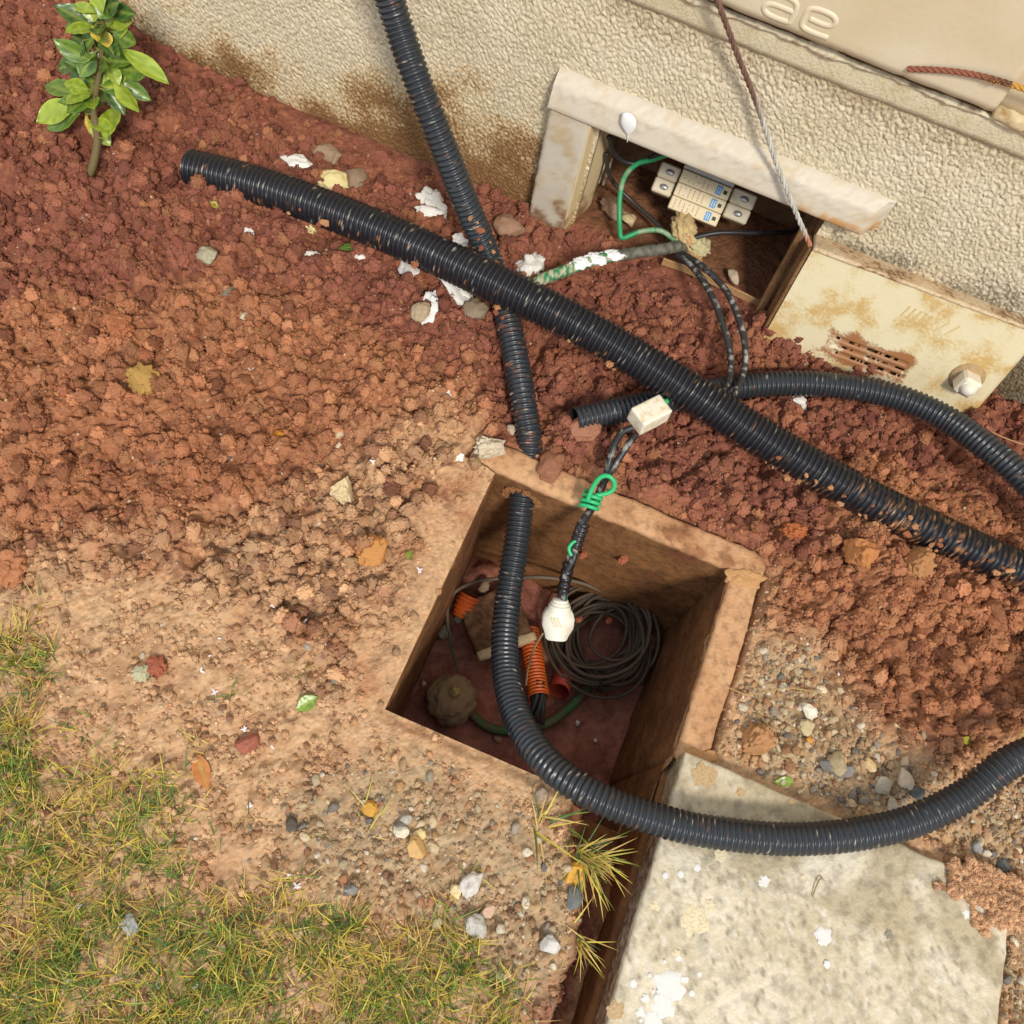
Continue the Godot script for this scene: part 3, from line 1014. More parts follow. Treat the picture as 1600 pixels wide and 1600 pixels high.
# ---------------------------------------------------------------- removed cover leaning on the wall
func build_cover() -> void:
	var o0 := Vector3(0.277, 0.0, -1.252)
	var u := Vector3(0.9985, -0.012, -0.052).normalized()
	var vv := Vector3(0.03, 0.945, -0.325)
	vv = (vv - u * vv.dot(u)).normalized()
	var nn := u.cross(vv)
	var t := thing("niche_cover", "dirty cream niche cover with vent slots and a square bolt, leaning on the wall", "cover")
	t.transform = Transform3D(Basis(u, vv, nn), o0)
	var n1 := fn(10.0, 71, FastNoiseLite.TYPE_SIMPLEX_SMOOTH, 4)
	var n2 := fn(130.0, 72, FastNoiseLite.TYPE_SIMPLEX_SMOOTH, 2)
	var fx := func(x: float, y: float) -> float:   # bulged front, rolled over at right and bottom edge
		var r := 0.03
		var a := clampf((x - (0.492 - r)) / r, 0.0, 1.0)
		var b := clampf((r * 0.8 - y) / (r * 0.8), 0.0, 1.0)
		var d := minf(1.0, sqrt(a * a + b * b))
		return -0.05 + 0.05 * sqrt(1.0 - d * d)
	# front skin with six real slots
	var slots := []
	var gx := spaced([0.0, 0.004, 0.492])
	var gy := spaced([0.0, 0.0022, 0.248])
	for k in 3:
		slots.append([0.135 + k * 0.006, 0.29 + k * 0.004, 0.086 - k * 0.016])
	var W := gx.size()
	var mb := MB.new()
	for b in gy.size():
		for a in W:
			var x := gx[a]
			var y := gy[b]
			var z: float = fx.call(x, y) + n1.get_noise_2d(x, y) * 0.0008
			var inrib := false
			for q in slots:
				if x > q[0] - 0.006 and x < q[1] + 0.006 and absf(y - q[2]) < 0.0062:
					z -= 0.0025 * (1.0 - smoothstep(0.003, 0.0062, absf(y - q[2])))
			mb.v.append(Vector3(x, y, z))
			var s := n1.get_noise_2d(x, y) + n2.get_noise_2d(x, y) * 0.35
			var c := lin(216, 202, 164).lerp(lin(196, 164, 98), clampf(s * 1.4 + 0.15, 0.0, 0.7))
			c = c.lerp(lin(186, 140, 74), clampf(s * 1.6 - 0.35, 0.0, 0.5))
			# mud caked round the slots
			var dx := maxf(maxf(0.125 - x, x - 0.30), 0.0)
			var yc := 0.073 - (x - 0.2) * 0.03
			var dy := maxf(absf(y - yc) - 0.026, 0.0)
			var q2 := 0.012 - sqrt(dx * dx + dy * dy) + s * 0.022
			c = c.lerp(lin(152, 98, 58), clampf(q2 / 0.008, 0.0, 0.92))
			mb.c.append(c)
			mb.n.append(Vector3(0, 0, 1))
	for b in gy.size():
		for a in W:
			var k := b * W + a
			var pa := mb.v[b * W + mini(a + 1, W - 1)] - mb.v[b * W + maxi(a - 1, 0)]
			var pb := mb.v[mini(b + 1, gy.size() - 1) * W + a] - mb.v[maxi(b - 1, 0) * W + a]
			mb.n[k] = pa.cross(pb).normalized()
	for b in gy.size() - 1:
		for a in W - 1:
			var xc := (gx[a] + gx[a + 1]) * 0.5
			var yc := (gy[b] + gy[b + 1]) * 0.5
			var cut := false
			for q in slots:
				if xc > q[0] and xc < q[1] and absf(yc - q[2]) < 0.0029 and fmod(xc - q[0] + 1.0, 0.056) > 0.007 and n1.get_noise_2d(xc * 6.0, q[2] * 40.0) > -0.12:
					cut = true
			if cut:
				continue
			var k := b * W + a
			mb.i.append_array(PackedInt32Array([k, k + W, k + 1, k + 1, k + W, k + W + 1]))
	obj("front", mb.mesh(), M.plastic_old, t)
	var ec := func(p: Vector3) -> Color:
		var s := n1.get_noise_3dv(p) + n2.get_noise_3dv(p) * 0.6
		var c := lin(214, 192, 156).lerp(lin(190, 150, 108), clampf(0.3 + s * 1.4, 0.0, 1.0))
		return c.lerp(lin(96, 74, 56), clampf(s * 3.0 - 0.75, 0.0, 0.8))
	obj("top_flange", worn_box(Vector3(0.0, 0.244, -0.058), Vector3(0.492, 0.2515, 0.003), 0.005, 0.002, 0.001, 73, ec), M.plaster, t)
	var wc := func(p: Vector3) -> Color:
		var s := n1.get_noise_3dv(p * Vector3(1, 0.4, 1)) + n2.get_noise_3dv(p) * 0.4
		return lin(150, 112, 74).lerp(lin(112, 76, 50), clampf(0.5 + s * 1.5, 0.0, 1.0))
	obj("side_flange", worn_box(Vector3(-0.008, 0.0, -0.062), Vector3(0.002, 0.245, -0.004), 0.005, 0.002, 0.0012, 74, wc), M.plain, t)
	obj("rear_edge", worn_box(Vector3(-0.03, -0.005, -0.075), Vector3(-0.014, 0.25, -0.06), 0.005, 0.003, 0.001, 75, wc), M.plain, t)
	obj("back_plate", worn_box(Vector3(0.004, 0.003, -0.058), Vector3(0.478, 0.243, -0.053), 0.02, 0.001, 0.0004, 76, wc), M.plain, t)
	# embossed marks, worn flat
	for k in 5:
		var e := MB.new()
		tube(e, curve([Vector3(0.222 + k * 0.0125, 0.182 - k * 0.0006, -0.0008), Vector3(0.227 + k * 0.0125, 0.207 - k * 0.0006, -0.0008)], 0.004), PackedFloat32Array([0.0022]), 8, PackedColorArray([lin(204, 178, 124)]))
		obj("embossed_bar", e.mesh(), M.plastic_old, t)
	for k in 2:
		var e := MB.new()
		tube(e, curve([Vector3(0.296 + k * 0.022, 0.176, -0.0008), Vector3(0.312 + k * 0.022, 0.204, -0.0008)], 0.004), PackedFloat32Array([0.0022]), 8, PackedColorArray([lin(206, 184, 132)]))
		obj("embossed_bar", e.mesh(), M.plastic_old, t)
	# bolt: round washer recess, square head, small tip
	var bc := Vector3(0.413, 0.106, 0.0)
	var bolt := Node3D.new()
	bolt.name = "bolt"
	t.add_child(bolt)
	bolt.position = bc
	bolt.rotation.z = -0.12
	bolt.scale = Vector3.ONE * 1.2
	var wsh := MB.new()
	tube(wsh, PackedVector3Array([Vector3(0, 0, -0.004), Vector3(0, 0, 0.001), Vector3(0, 0, 0.002)]), PackedFloat32Array([0.029, 0.029, 0.026]), 28, PackedColorArray([lin(176, 146, 104)]))
	obj("washer", wsh.mesh(), M.plain, bolt)
	var hd := MB.new()
	cbox(hd, Transform3D(Basis.IDENTITY, Vector3(0, -0.002, 0.016)), Vector3(0.034, 0.034, 0.032), 0.004, lin(224, 214, 190))
	obj("head", hd.mesh(), M.plastic_old, bolt)
	var tp := MB.new()
	tube(tp, PackedVector3Array([Vector3(0, -0.002, 0.03), Vector3(0, -0.002, 0.037), Vector3(0, -0.002, 0.04)]), PackedFloat32Array([0.013, 0.012, 0.007]), 18, PackedColorArray([lin(228, 220, 200)]))
	obj("tip", tp.mesh(), M.plastic_old, bolt)

# ---------------------------------------------------------------- surge protector
func build_device() -> void:
	var t := thing("surge_protector", "cream three-module surge protector with blue labels, hanging in the niche", "surge protector")
	var nrm := Vector3(0, 0.75, 0.66).normalized()
	var vv := nrm.cross(Vector3.RIGHT).normalized()
	t.transform = Transform3D(Basis(Vector3.RIGHT, vv, nrm), Vector3(0.08, 0.12, -1.5))
	var cr := lin(224, 206, 168)
	var cr2 := lin(214, 200, 170)
	for k in 3:
		var y := 0.004 - k * 0.0285
		var mo := obj("module", box_mesh(Vector3(0.114, 0.0275, 0.06), 0.002, cr), M.device, t)
		mo.position = Vector3(-0.043, y, -0.03)
		var lb := obj("blue_label", box_mesh(Vector3(0.0125, 0.019, 0.001), 0.0002, lin(92, 150, 200)), M.device, mo)
		lb.position = Vector3(0.0315, 0, 0.0304)
		for q in 2:
			var bar := obj("label_print", box_mesh(Vector3(0.0016, 0.013, 0.0006), 0.0001, lin(214, 226, 232)), M.device, lb)
			bar.position = Vector3(-0.0025 + q * 0.005, 0, 0.0006)
		var win := obj("status_window", box_mesh(Vector3(0.008, 0.008, 0.0016), 0.0004, lin(40, 66, 20)), M.gloss, mo)
		win.position = Vector3(0.046, 0.0, 0.0304)
		var pr := MB.new()
		var r := RandomNumberGenerator.new()
		r.seed = 40 + k
		for row in 6:
			var yy := -0.0095
			while yy < 0.009:
				var L := r.randf_range(0.002, 0.005)
				if r.randf() < 0.75:
					cbox(pr, Transform3D(Basis.IDENTITY, Vector3(-0.046 + row * 0.0105, yy + L * 0.5, 0.0302)), Vector3(0.0021, L, 0.0003), 0.0, lin(176, 140, 92))
				yy += L + 0.0014
		obj("printed_text", pr.mesh(), M.device, mo)
	# grey strip painted for the lintel shadow behind, terminal blocks left and right
	var sh := obj("lintel_shade_strip", box_mesh(Vector3(0.116, 0.016, 0.055), 0.002, lin(190, 184, 172)), M.device, t)
	sh.position = Vector3(-0.043, 0.0275, -0.033)
	for side in 2:
		var bx := -0.126 if side == 0 else 0.045
		for k in 2:
			var tb := obj("terminal_block", box_mesh(Vector3(0.046 if side == 0 else 0.054, 0.031, 0.05), 0.003, cr2), M.device, t)
			tb.position = Vector3(bx, 0.006 - k * 0.032 + (-0.004 if side == 0 else 0.002), -0.04)
			var sc := MB.new()
			tube(sc, PackedVector3Array([Vector3(0, 0, 0.024), Vector3(0, 0, 0.0262), Vector3(0, 0, 0.027)]), PackedFloat32Array([0.0085, 0.0085, 0.007]), 18, PackedColorArray([lin(176, 174, 166)]))
			var so := obj("screw", sc.mesh(), M.metal, tb)
			so.position = Vector3(0.002, 0, 0)
			so.scale = Vector3(1.2, 0.75, 1.0)
			var sl := obj("screw_slot", box_mesh(Vector3(0.014, 0.0016, 0.001), 0.0, lin(70, 66, 60)), M.plain, tb)
			sl.position = Vector3(0.002, 0, 0.0274)

# ---------------------------------------------------------------- cables in and around the niche
func build_niche_cables() -> void:
	var black := lin(44, 42, 40)
	var o: Node
	o = obj("black_cable", wire([Vector3(0.0489, 0.055, -1.4074), Vector3(0.1009, 0.075, -1.4358), Vector3(0.1791, 0.075, -1.4779), Vector3(0.2548, 0.06, -1.5373), Vector3(0.2874, 0.05, -1.5851)], 0.0058, black), M.cable)
	tag(o, "thin black cable running level across the niche to its right side", "cable")
	o = obj("black_cable", wire([Vector3(-0.1797, 0.24, -1.3971), Vector3(-0.1681, 0.18, -1.4308), Vector3(-0.1416, 0.15, -1.4478), Vector3(-0.1091, 0.15, -1.46), Vector3(-0.0757, 0.19, -1.4633), Vector3(-0.0428, 0.22, -1.4552)], 0.006, black), M.cable)
	tag(o, "black cable sagging under the lintel at the niche's top left", "cable")
	o = obj("black_cable", wire([Vector3(-0.1804, 0.16, -1.4388), Vector3(-0.161, 0.07, -1.4726), Vector3(-0.1038, 0.03, -1.4757), Vector3(-0.0303, 0.03, -1.4413), Vector3(0.0191, 0.04, -1.3977), Vector3(0.0418, 0.05, -1.3729)], 0.0048, lin(60, 56, 52)), M.cable)
	tag(o, "dull black cable lying on the niche floor behind the green wire", "cable")
	var g := MB.new()
	var gp := curve([Vector3(-0.0594, 0.2, -1.461), Vector3(-0.0865, 0.17, -1.4621), Vector3(-0.1147, 0.15, -1.4548), Vector3(-0.1293, 0.12, -1.4396), Vector3(-0.1238, 0.09, -1.4163), Vector3(-0.1069, 0.06, -1.386), Vector3(-0.0889, 0.03, -1.3653), Vector3(-0.0826, 0.03, -1.3647), Vector3(-0.0543, 0.045, -1.3854), Vector3(-0.0166, 0.055, -1.3999), Vector3(0.0157, 0.05, -1.3983), Vector3(0.0361, 0.05, -1.3816)], 0.005)
	var gc := PackedColorArray()
	var nz := fn(30.0, 81)
	for k in gp.size():
		var f := float(k) / gp.size()
		var c := lin(46, 150, 92)
		if f > 0.24 and f < 0.36 or f > 0.72:
			c = c.lerp(lin(150, 160, 130), clampf(0.6 + nz.get_noise_1d(k * 0.2), 0.0, 0.9))
		gc.append(c)
	tube(g, gp, PackedFloat32Array([0.0058]), 10, gc)
	tag(obj("green_wire", g.mesh(), M.cable), "bright green earth wire bent down beside the surge protector", "wire")
	# thick sheath crossing the niche mouth
	var t := thing("earth_cable", "thick green and grey cable smeared with white plaster at the niche mouth", "cable")
	var e := MB.new()
	var ep := curve([Vector3(-0.2184, 0.03, -1.1434), Vector3(-0.2035, 0.04, -1.1647), Vector3(-0.1686, 0.045, -1.2047), Vector3(-0.1171, 0.05, -1.2614), Vector3(-0.0538, 0.055, -1.3095), Vector3(-0.0002, 0.06, -1.345), Vector3(0.0385, 0.055, -1.3782), Vector3(0.0581, 0.03, -1.4002)], 0.004)
	var ec := PackedColorArray()
	var er := PackedFloat32Array()
	for k in ep.size():
		var f := float(k) / ep.size()
		var c := lin(40, 130, 84)
		var q := nz.get_noise_1d(k * 0.7) + nz.get_noise_1d(k * 2.1 + 50.0) * 0.6
		if f < 0.52:
			c = c.lerp(lin(200, 188, 152), clampf(0.45 + q * 2.2, 0.0, 0.95))
		else:
			c = lin(120, 118, 100).lerp(lin(92, 92, 76), clampf(0.5 + q, 0.0, 1.0))
		ec.append(c)
		er.append(0.0125 + 0.0009 * q)
	tube(e, ep, er, 14, ec)
	var e3 := fn(70.0, 83, FastNoiseLite.TYPE_SIMPLEX_SMOOTH, 3)
	var xa: float = ep[0].x
	var xb: float = ep[ep.size() - 1].x
	recolour(e, func(p: Vector3, nn: Vector3) -> Color:
		var f := (p.x - xa) / (xb - xa)
		var q := e3.get_noise_3dv(p)
		if f < 0.5:
			return lin(34, 128, 80).lerp(lin(198, 186, 152), clampf(0.35 + q * 4.0, 0.0, 0.95))
		return lin(118, 114, 96).lerp(lin(84, 82, 68), clampf(0.5 + q * 2.0, 0.0, 1.0)))
	obj("sheath", e.mesh(), M.cable_dusty, t)
	for k in 9:
		var f := 0.30 + k * 0.031
		var p: Vector3 = ep[int(f * (ep.size() - 1))]
		var c := obj("plaster_crust", lump(3, 300 + k, 0.35, Vector3(1.5, 0.55, 0.9), false, 1.4, lin(238, 236, 230)), M.paint, t)
		c.transform = Transform3D(Basis(Vector3.UP, 0.25 + 0.3 * sin(k * 1.3)).scaled(Vector3.ONE * (0.0115 + 0.003 * sin(k * 2.1))), p + Vector3(0, 0.006, 0.004 * cos(k * 1.7)))
	for k in 2:
		var pts: Array = [[Vector3(0.0399, 0.05, -1.3601), Vector3(0.0844, 0.075, -1.3189), Vector3(0.1378, 0.085, -1.2604), Vector3(0.1874, 0.08, -1.1954), Vector3(0.2208, 0.07, -1.142), Vector3(0.2324, 0.068, -1.095), Vector3(0.229, 0.072, -1.0542)], [Vector3(0.0491, 0.05, -1.3689), Vector3(0.102, 0.08, -1.3274), Vector3(0.1626, 0.09, -1.2819), Vector3(0.2157, 0.09, -1.211), Vector3(0.2423, 0.085, -1.159), Vector3(0.2538, 0.075, -1.1076), Vector3(0.2467, 0.09, -1.0447)]][k]
		var mb := MB.new()
		var p := curve(pts, 0.003)
		var cl := PackedColorArray()
		for j in p.size():
			var q := nz.get_noise_2d(j * 1.3, k * 90.0) + nz.get_noise_2d(j * 0.3, k * 50.0 + 20.0) * 0.7
			cl.append(lin(56, 54, 52).lerp(lin(178, 172, 158), clampf(q * 2.0 - 0.15, 0.0, 0.85)))
		tube(mb, p, PackedFloat32Array([0.0068]), 10, cl)
		var d3 := fn(55.0, 84 + k, FastNoiseLite.TYPE_SIMPLEX_SMOOTH, 3)
		recolour(mb, func(v: Vector3, nn: Vector3) -> Color: return lin(50, 48, 46).lerp(lin(190, 184, 170), clampf(d3.get_noise_3dv(v) * 2.4 - 0.85 + 0.6 * nn.y, 0.0, 0.75)))
		tag(obj("black_cable", mb.mesh(), M.cable_dusty), ["dusty black cable hanging from the niche, left of the pair", "dusty black cable hanging from the niche, right of the pair"][k], "cable", "pair of cables hanging from the niche")
	# foam and rubble by the cable entry
	for q in [[Vector3(0.0301, 0.06, -1.4282), 0.034, Vector3(1.3, 0.6, 0.7), lin(206, 178, 124), "crumbly yellow foam lump above the cable entry"], [Vector3(0.0738, 0.05, -1.4057), 0.026, Vector3(1.0, 0.7, 1.0), lin(200, 186, 140), "pale foam lump right of the cable entry"], [Vector3(0.0448, 0.062, -1.3985), 0.014, Vector3(0.6, 0.8, 1.3), lin(198, 150, 110), "small pinkish foam finger between the cables"], [Vector3(0.0733, 0.04, -1.3793), 0.02, Vector3(0.6, 0.6, 1.2), lin(190, 146, 96), "ochre foam finger below the pale lump"]]:
		var f := obj("foam_lump", lump(3, 320 + int(q[1] * 1000.0), 0.55, q[2], false, 2.0, q[3]), M.foam)
		f.transform = Transform3D(Basis(Vector3.UP, q[1] * 60.0).scaled(Vector3.ONE * q[1]), q[0])
		tag(f, q[4], "foam")
	for q in [[Vector3(-0.1343, 0.01, -1.4525), 0.026, lin(150, 120, 98), "brown stone on the niche floor left of the green wire"], [Vector3(-0.0891, 0.01, -1.4396), 0.018, lin(206, 182, 140), "cream chip on the niche floor right of the green wire"], [Vector3(0.1767, 0.008, -1.4037), 0.017, lin(196, 176, 146), "pale flat chip on the niche floor by the hanging cables"]]:
		var s := obj("stone_chip", lump(2, 340 + int(q[1] * 1000.0), 0.5, Vector3(1.2, 0.55, 0.8), false, 1.4, q[2], 4), M.stone)
		s.transform = Transform3D(Basis(Vector3.UP, 2.6).scaled(Vector3.ONE * q[1]), q[0])
		tag(s, q[3], "stone")

# a laid rope: strands twisted round a path
func rope(parent: Node, pts: Array, r: float, strands: int, turns: float, colour: Callable, material: Material) -> void:
	var p := curve(pts, 0.0025)
	for s in strands:
		var q := PackedVector3Array()
		var cl := PackedColorArray()
		for k in p.size():
			var T := (p[mini(k + 1, p.size() - 1)] - p[maxi(k - 1, 0)]).normalized()
			var N := T.cross(Vector3(0.1, 0.2, 1)).normalized()
			var B := T.cross(N)
			var a := TAU * s / strands + turns * k * 0.0025 * TAU
			q.append(p[k] + (N * cos(a) + B * sin(a)) * r * 0.55)
			cl.append(colour.call(float(k) / p.size(), s))
		var mb := MB.new()
		tube(mb, q, PackedFloat32Array([r * 0.55]), 7, cl)
		obj("strand", mb.mesh(), material, parent)

func build_ropes() -> void:
	var t := thing("twisted_cord", "twisted cord, brown above and pale below, hanging down the wall to the cover", "cord")
	rope(t, [Vector3(-0.14, 0.72, -1.335), Vector3(-0.1025, 0.6428, -1.342), Vector3(-0.0704, 0.6111, -1.345), Vector3(-0.0116, 0.5389, -1.352), Vector3(0.0631, 0.4483, -1.362), Vector3(0.139, 0.3676, -1.345), Vector3(0.2117, 0.302, -1.325), Vector3(0.264, 0.2541, -1.315)], 0.0046, 3, 26.0, func(f: float, s: int) -> Color:
		var k := smoothstep(0.47, 0.62, f + 0.04 * sin(f * 90.0 + s * 2.0))
		var c: Color = (lin(116, 86, 70).lerp(lin(190, 186, 172), k)) * [1.0, 0.72, 0.86][s]
		return c.lerp(lin(170, 110, 80), smoothstep(0.93, 0.98, f)), M.cord)
	var t2 := thing("rusty_rope", "short frayed rust-brown rope end lying across the cabinet front", "rope")
	rope(t2, [Vector3(0.2466, 0.6165, -1.352), Vector3(0.281, 0.6324, -1.349), Vector3(0.3158, 0.6438, -1.348), Vector3(0.3572, 0.6516, -1.348), Vector3(0.4109, 0.6558, -1.348), Vector3(0.4922, 0.6563, -1.348), Vector3(0.575, 0.6546, -1.346)], 0.0044, 3, 34.0, func(f: float, s: int) -> Color:
		if f > 0.45 and f < 0.55:
			return lin(190, 140, 60)
		return lin(140, 84, 60).lerp(lin(70, 52, 46), smoothstep(0.25, 0.5, f)), M.cord)
	var r := RandomNumberGenerator.new()
	r.seed = 8
	var fr := MB.new()
	var c0 := Vector3(0.3524, 0.6514, -1.347)
	var c1 := Vector3(0.3861, 0.6547, -1.347)
	for k in 46:
		var p := c0.lerp(c1, r.randf())
		var d := Vector3(r.randfn(), r.randfn(), absf(r.randfn())).normalized() * r.randf_range(0.005, 0.009)
		tube(fr, PackedVector3Array([p, p + d * 0.5, p + d]), PackedFloat32Array([0.0012, 0.0009, 0.0003]), 4, PackedColorArray([lin(200, 150, 62).lerp(lin(160, 100, 50), r.randf())]))
	obj("frayed_fibres", fr.mesh(), M.cord, t2)

# ---------------------------------------------------------------- corrugated conduit
var last_path := PackedVector3Array()

# clots of mud clinging to a conduit
func mud_clots(parent: Node, count: int, f0: float, f1: float, R: float, low: float, seed_: int) -> void:
	var r := RandomNumberGenerator.new()
	r.seed = seed_
	var kinds := []
	for k in 4:
		kinds.append(lump(2, seed_ + k, 0.7, Vector3(1, 0.7, 0.8), true, 1.6, [lin(180, 128, 88), lin(160, 102, 72), lin(190, 142, 100), lin(150, 94, 68)][k], 4))
	for k in count:
		var i := clampi(int(lerpf(f0, f1, r.randf()) * last_path.size()), 1, last_path.size() - 2)
		var T := (last_path[i + 1] - last_path[i - 1]).normalized()
		var S := T.cross(Vector3.UP).normalized()
		var U := S.cross(T)
		var a := low + r.randfn() * 0.5
		var s := minf(0.003 * pow(r.randf(), -0.45), 0.009)
		var o := obj("mud_clot", kinds[k % 4], M.crumb, parent)
		o.transform = Transform3D(Basis.from_euler(Vector3(r.randf() * TAU, r.randf() * TAU, 0)).scaled(Vector3.ONE * s), last_path[i] + (S * cos(a) + U * sin(a)) * (R + s * 0.25))

func conduit_mesh(pts: Array, R: float, pitch: float, seed_: int, colour: Callable, sides := 24, inner := Color(0.012, 0.012, 0.013)) -> ArrayMesh:
	var fine := curve(pts, pitch / 6.0)
	var prof := [0.865, 0.865, 0.95, 1.0, 1.0, 0.955]
	var rad := PackedFloat32Array()
	for k in fine.size():
		rad.append(R * float(prof[k % 6]))
	var mb := MB.new()
	tube(mb, fine, rad, sides, PackedColorArray([Color.WHITE]), false)
	var n := mb.v.size()
	for k in n:
		var ring := k / sides
		mb.c[k] = colour.call(mb.v[k], mb.n[k], float(ring) / fine.size(), ring % 6)
	last_path = fine
	# inner skin near both open ends
	for e in 2:
		var p := PackedVector3Array()
		for k in mini(60, fine.size()):
			p.append(fine[k] if e == 0 else fine[fine.size() - 1 - k])
		var rr := PackedFloat32Array()
		for k in p.size():
			rr.append(R * (0.9 if k == 0 else 0.84 + 0.03 * sin(k * TAU / 6.0)))
		tube(mb, p, rr, sides, PackedColorArray([inner]), false)
	return mb.mesh()

func build_conduits() -> void:
	var dn := fn(34.0, 91, FastNoiseLite.TYPE_SIMPLEX_SMOOTH, 3)
	var sp := fn(210.0, 92, FastNoiseLite.TYPE_SIMPLEX_SMOOTH, 2)
	var ln := fn(3.0, 93)
	var blk := lin(38, 38, 40)
	var mudc := lin(178, 128, 84)
	var mudr := lin(150, 92, 62)
	var chalk := lin(206, 196, 176)
	var ca := func(p: Vector3, nn: Vector3, f: float, ring: int) -> Color:
		var c := blk
		var d := dn.get_noise_3dv(p)
		var s := sp.get_noise_3dv(p)
		var amount := -0.85 + 0.55 * smoothstep(0.3, 0.75, p.x) + 0.28 * smoothstep(0.2, 0.9, nn.z - nn.y * 0.8) + ln.get_noise_1d(p.x) * 0.2
		if ring < 3:
			amount += 0.1
		c = c.lerp(mudc if s > 0.0 else mudr, clampf((d + s * 0.8 + amount) * 3.0, 0.0, 0.92))
		if s > 0.56 and ring > 2:
			c = c.lerp(chalk, 0.45)
		return c
	var A := thing("thick_conduit", "thick black corrugated conduit lying straight across the dug soil", "conduit")
	obj("pipe", conduit_mesh([Vector3(-0.9662, 0.05, -1.0789), Vector3(-0.8449, 0.066, -1.0875), Vector3(-0.7117, 0.084, -1.0862), Vector3(-0.4915, 0.108, -1.0723), Vector3(-0.2587, 0.135, -1.0393), Vector3(-0.0915, 0.138, -1.0227), Vector3(0.1208, 0.118, -1.002), Vector3(0.3375, 0.094, -0.9731), Vector3(0.5494, 0.076, -0.9536), Vector3(0.7565, 0.062, -0.9475), Vector3(0.9186, 0.055, -0.9496), Vector3(1.1578, 0.05, -0.9492)], 0.0385, 0.0108, 1, ca, 26), M.conduit, A)
	mud_clots(A, 60, 0.6, 0.93, 0.0375, 0.15, 910)
	mud_clots(A, 14, 0.02, 0.5, 0.0375, -0.1, 920)
	var cb := func(p: Vector3, nn: Vector3, f: float, ring: int) -> Color:
		var c := lin(49, 50, 53)
		var d := dn.get_noise_3dv(p + Vector3(3, 0, 0))
		var s := sp.get_noise_3dv(p)
		var amount := -0.75
		if p.z < -0.74 and p.z > -1.05 and p.x < 0.0:
			amount = -0.45 + 0.25 * smoothstep(0.05, -0.05, p.y)
		elif p.z > -0.74 and p.y < 0.1 and p.x < 0.42:
			amount = -0.7
		c = c.lerp(mudr if d > 0.2 else mudc, clampf((d + s * 0.8 + amount) * 3.0, 0.0, 0.9))
		if s > 0.55 and ring > 2 and dn.get_noise_3dv(p * 0.5) > -0.05:
			c = c.lerp(chalk, 0.55)
		return c
	var B := thing("slim_conduit", "slimmer black corrugated conduit looping from the wall through the chamber and back", "conduit")
	var path: Array = [Vector3(-0.86, 0.95, -1.345), Vector3(-0.72, 0.7, -1.3)]
	path.append_array([Vector3(-0.5799, 0.43, -1.2557), Vector3(-0.5204, 0.37, -1.2118), Vector3(-0.4478, 0.29, -1.1708), Vector3(-0.3799, 0.19, -1.1467), Vector3(-0.3103, 0.1, -1.1205), Vector3(-0.2437, 0.05, -1.0593), Vector3(-0.1805, 0.028, -0.97), Vector3(-0.1217, 0.012, -0.8776), Vector3(-0.0834, -0.015, -0.8195)])
	path.append(Vector3(-0.0581, -0.0697, -0.735))
	path.append_array([Vector3(-0.0324, -0.1, -0.6507), Vector3(-0.0038, -0.125, -0.5407), Vector3(0.0347, -0.11, -0.4281), Vector3(0.0849, -0.06, -0.3353), Vector3(0.1552, 0.01, -0.2647), Vector3(0.2351, 0.05, -0.237), Vector3(0.3278, 0.063, -0.2359), Vector3(0.4351, 0.06, -0.2529), Vector3(0.5899, 0.059, -0.3028), Vector3(0.7352, 0.07, -0.3834), Vector3(0.8186, 0.095, -0.4631), Vector3(0.8727, 0.13, -0.5463)])
	path.append_array([Vector3(0.99, 0.155, -0.66), Vector3(1.03, 0.165, -0.82), Vector3(0.98, 0.165, -0.96)])
	path.append_array([Vector3(0.8039, 0.155, -1.076), Vector3(0.7428, 0.14, -1.1196), Vector3(0.6595, 0.11, -1.1753), Vector3(0.5599, 0.085, -1.1995), Vector3(0.4363, 0.06, -1.1851), Vector3(0.3146, 0.042, -1.1401), Vector3(0.1981, 0.032, -1.067), Vector3(0.0867, 0.036, -0.9746), Vector3(0.0223, 0.036, -0.9219), Vector3(-0.0215, 0.036, -0.8845)])
	obj("pipe", conduit_mesh(path, 0.0268, 0.0102, 2, cb, 24), M.conduit, B)
	mud_clots(B, 22, 0.20, 0.255, 0.026, 0.9, 930)

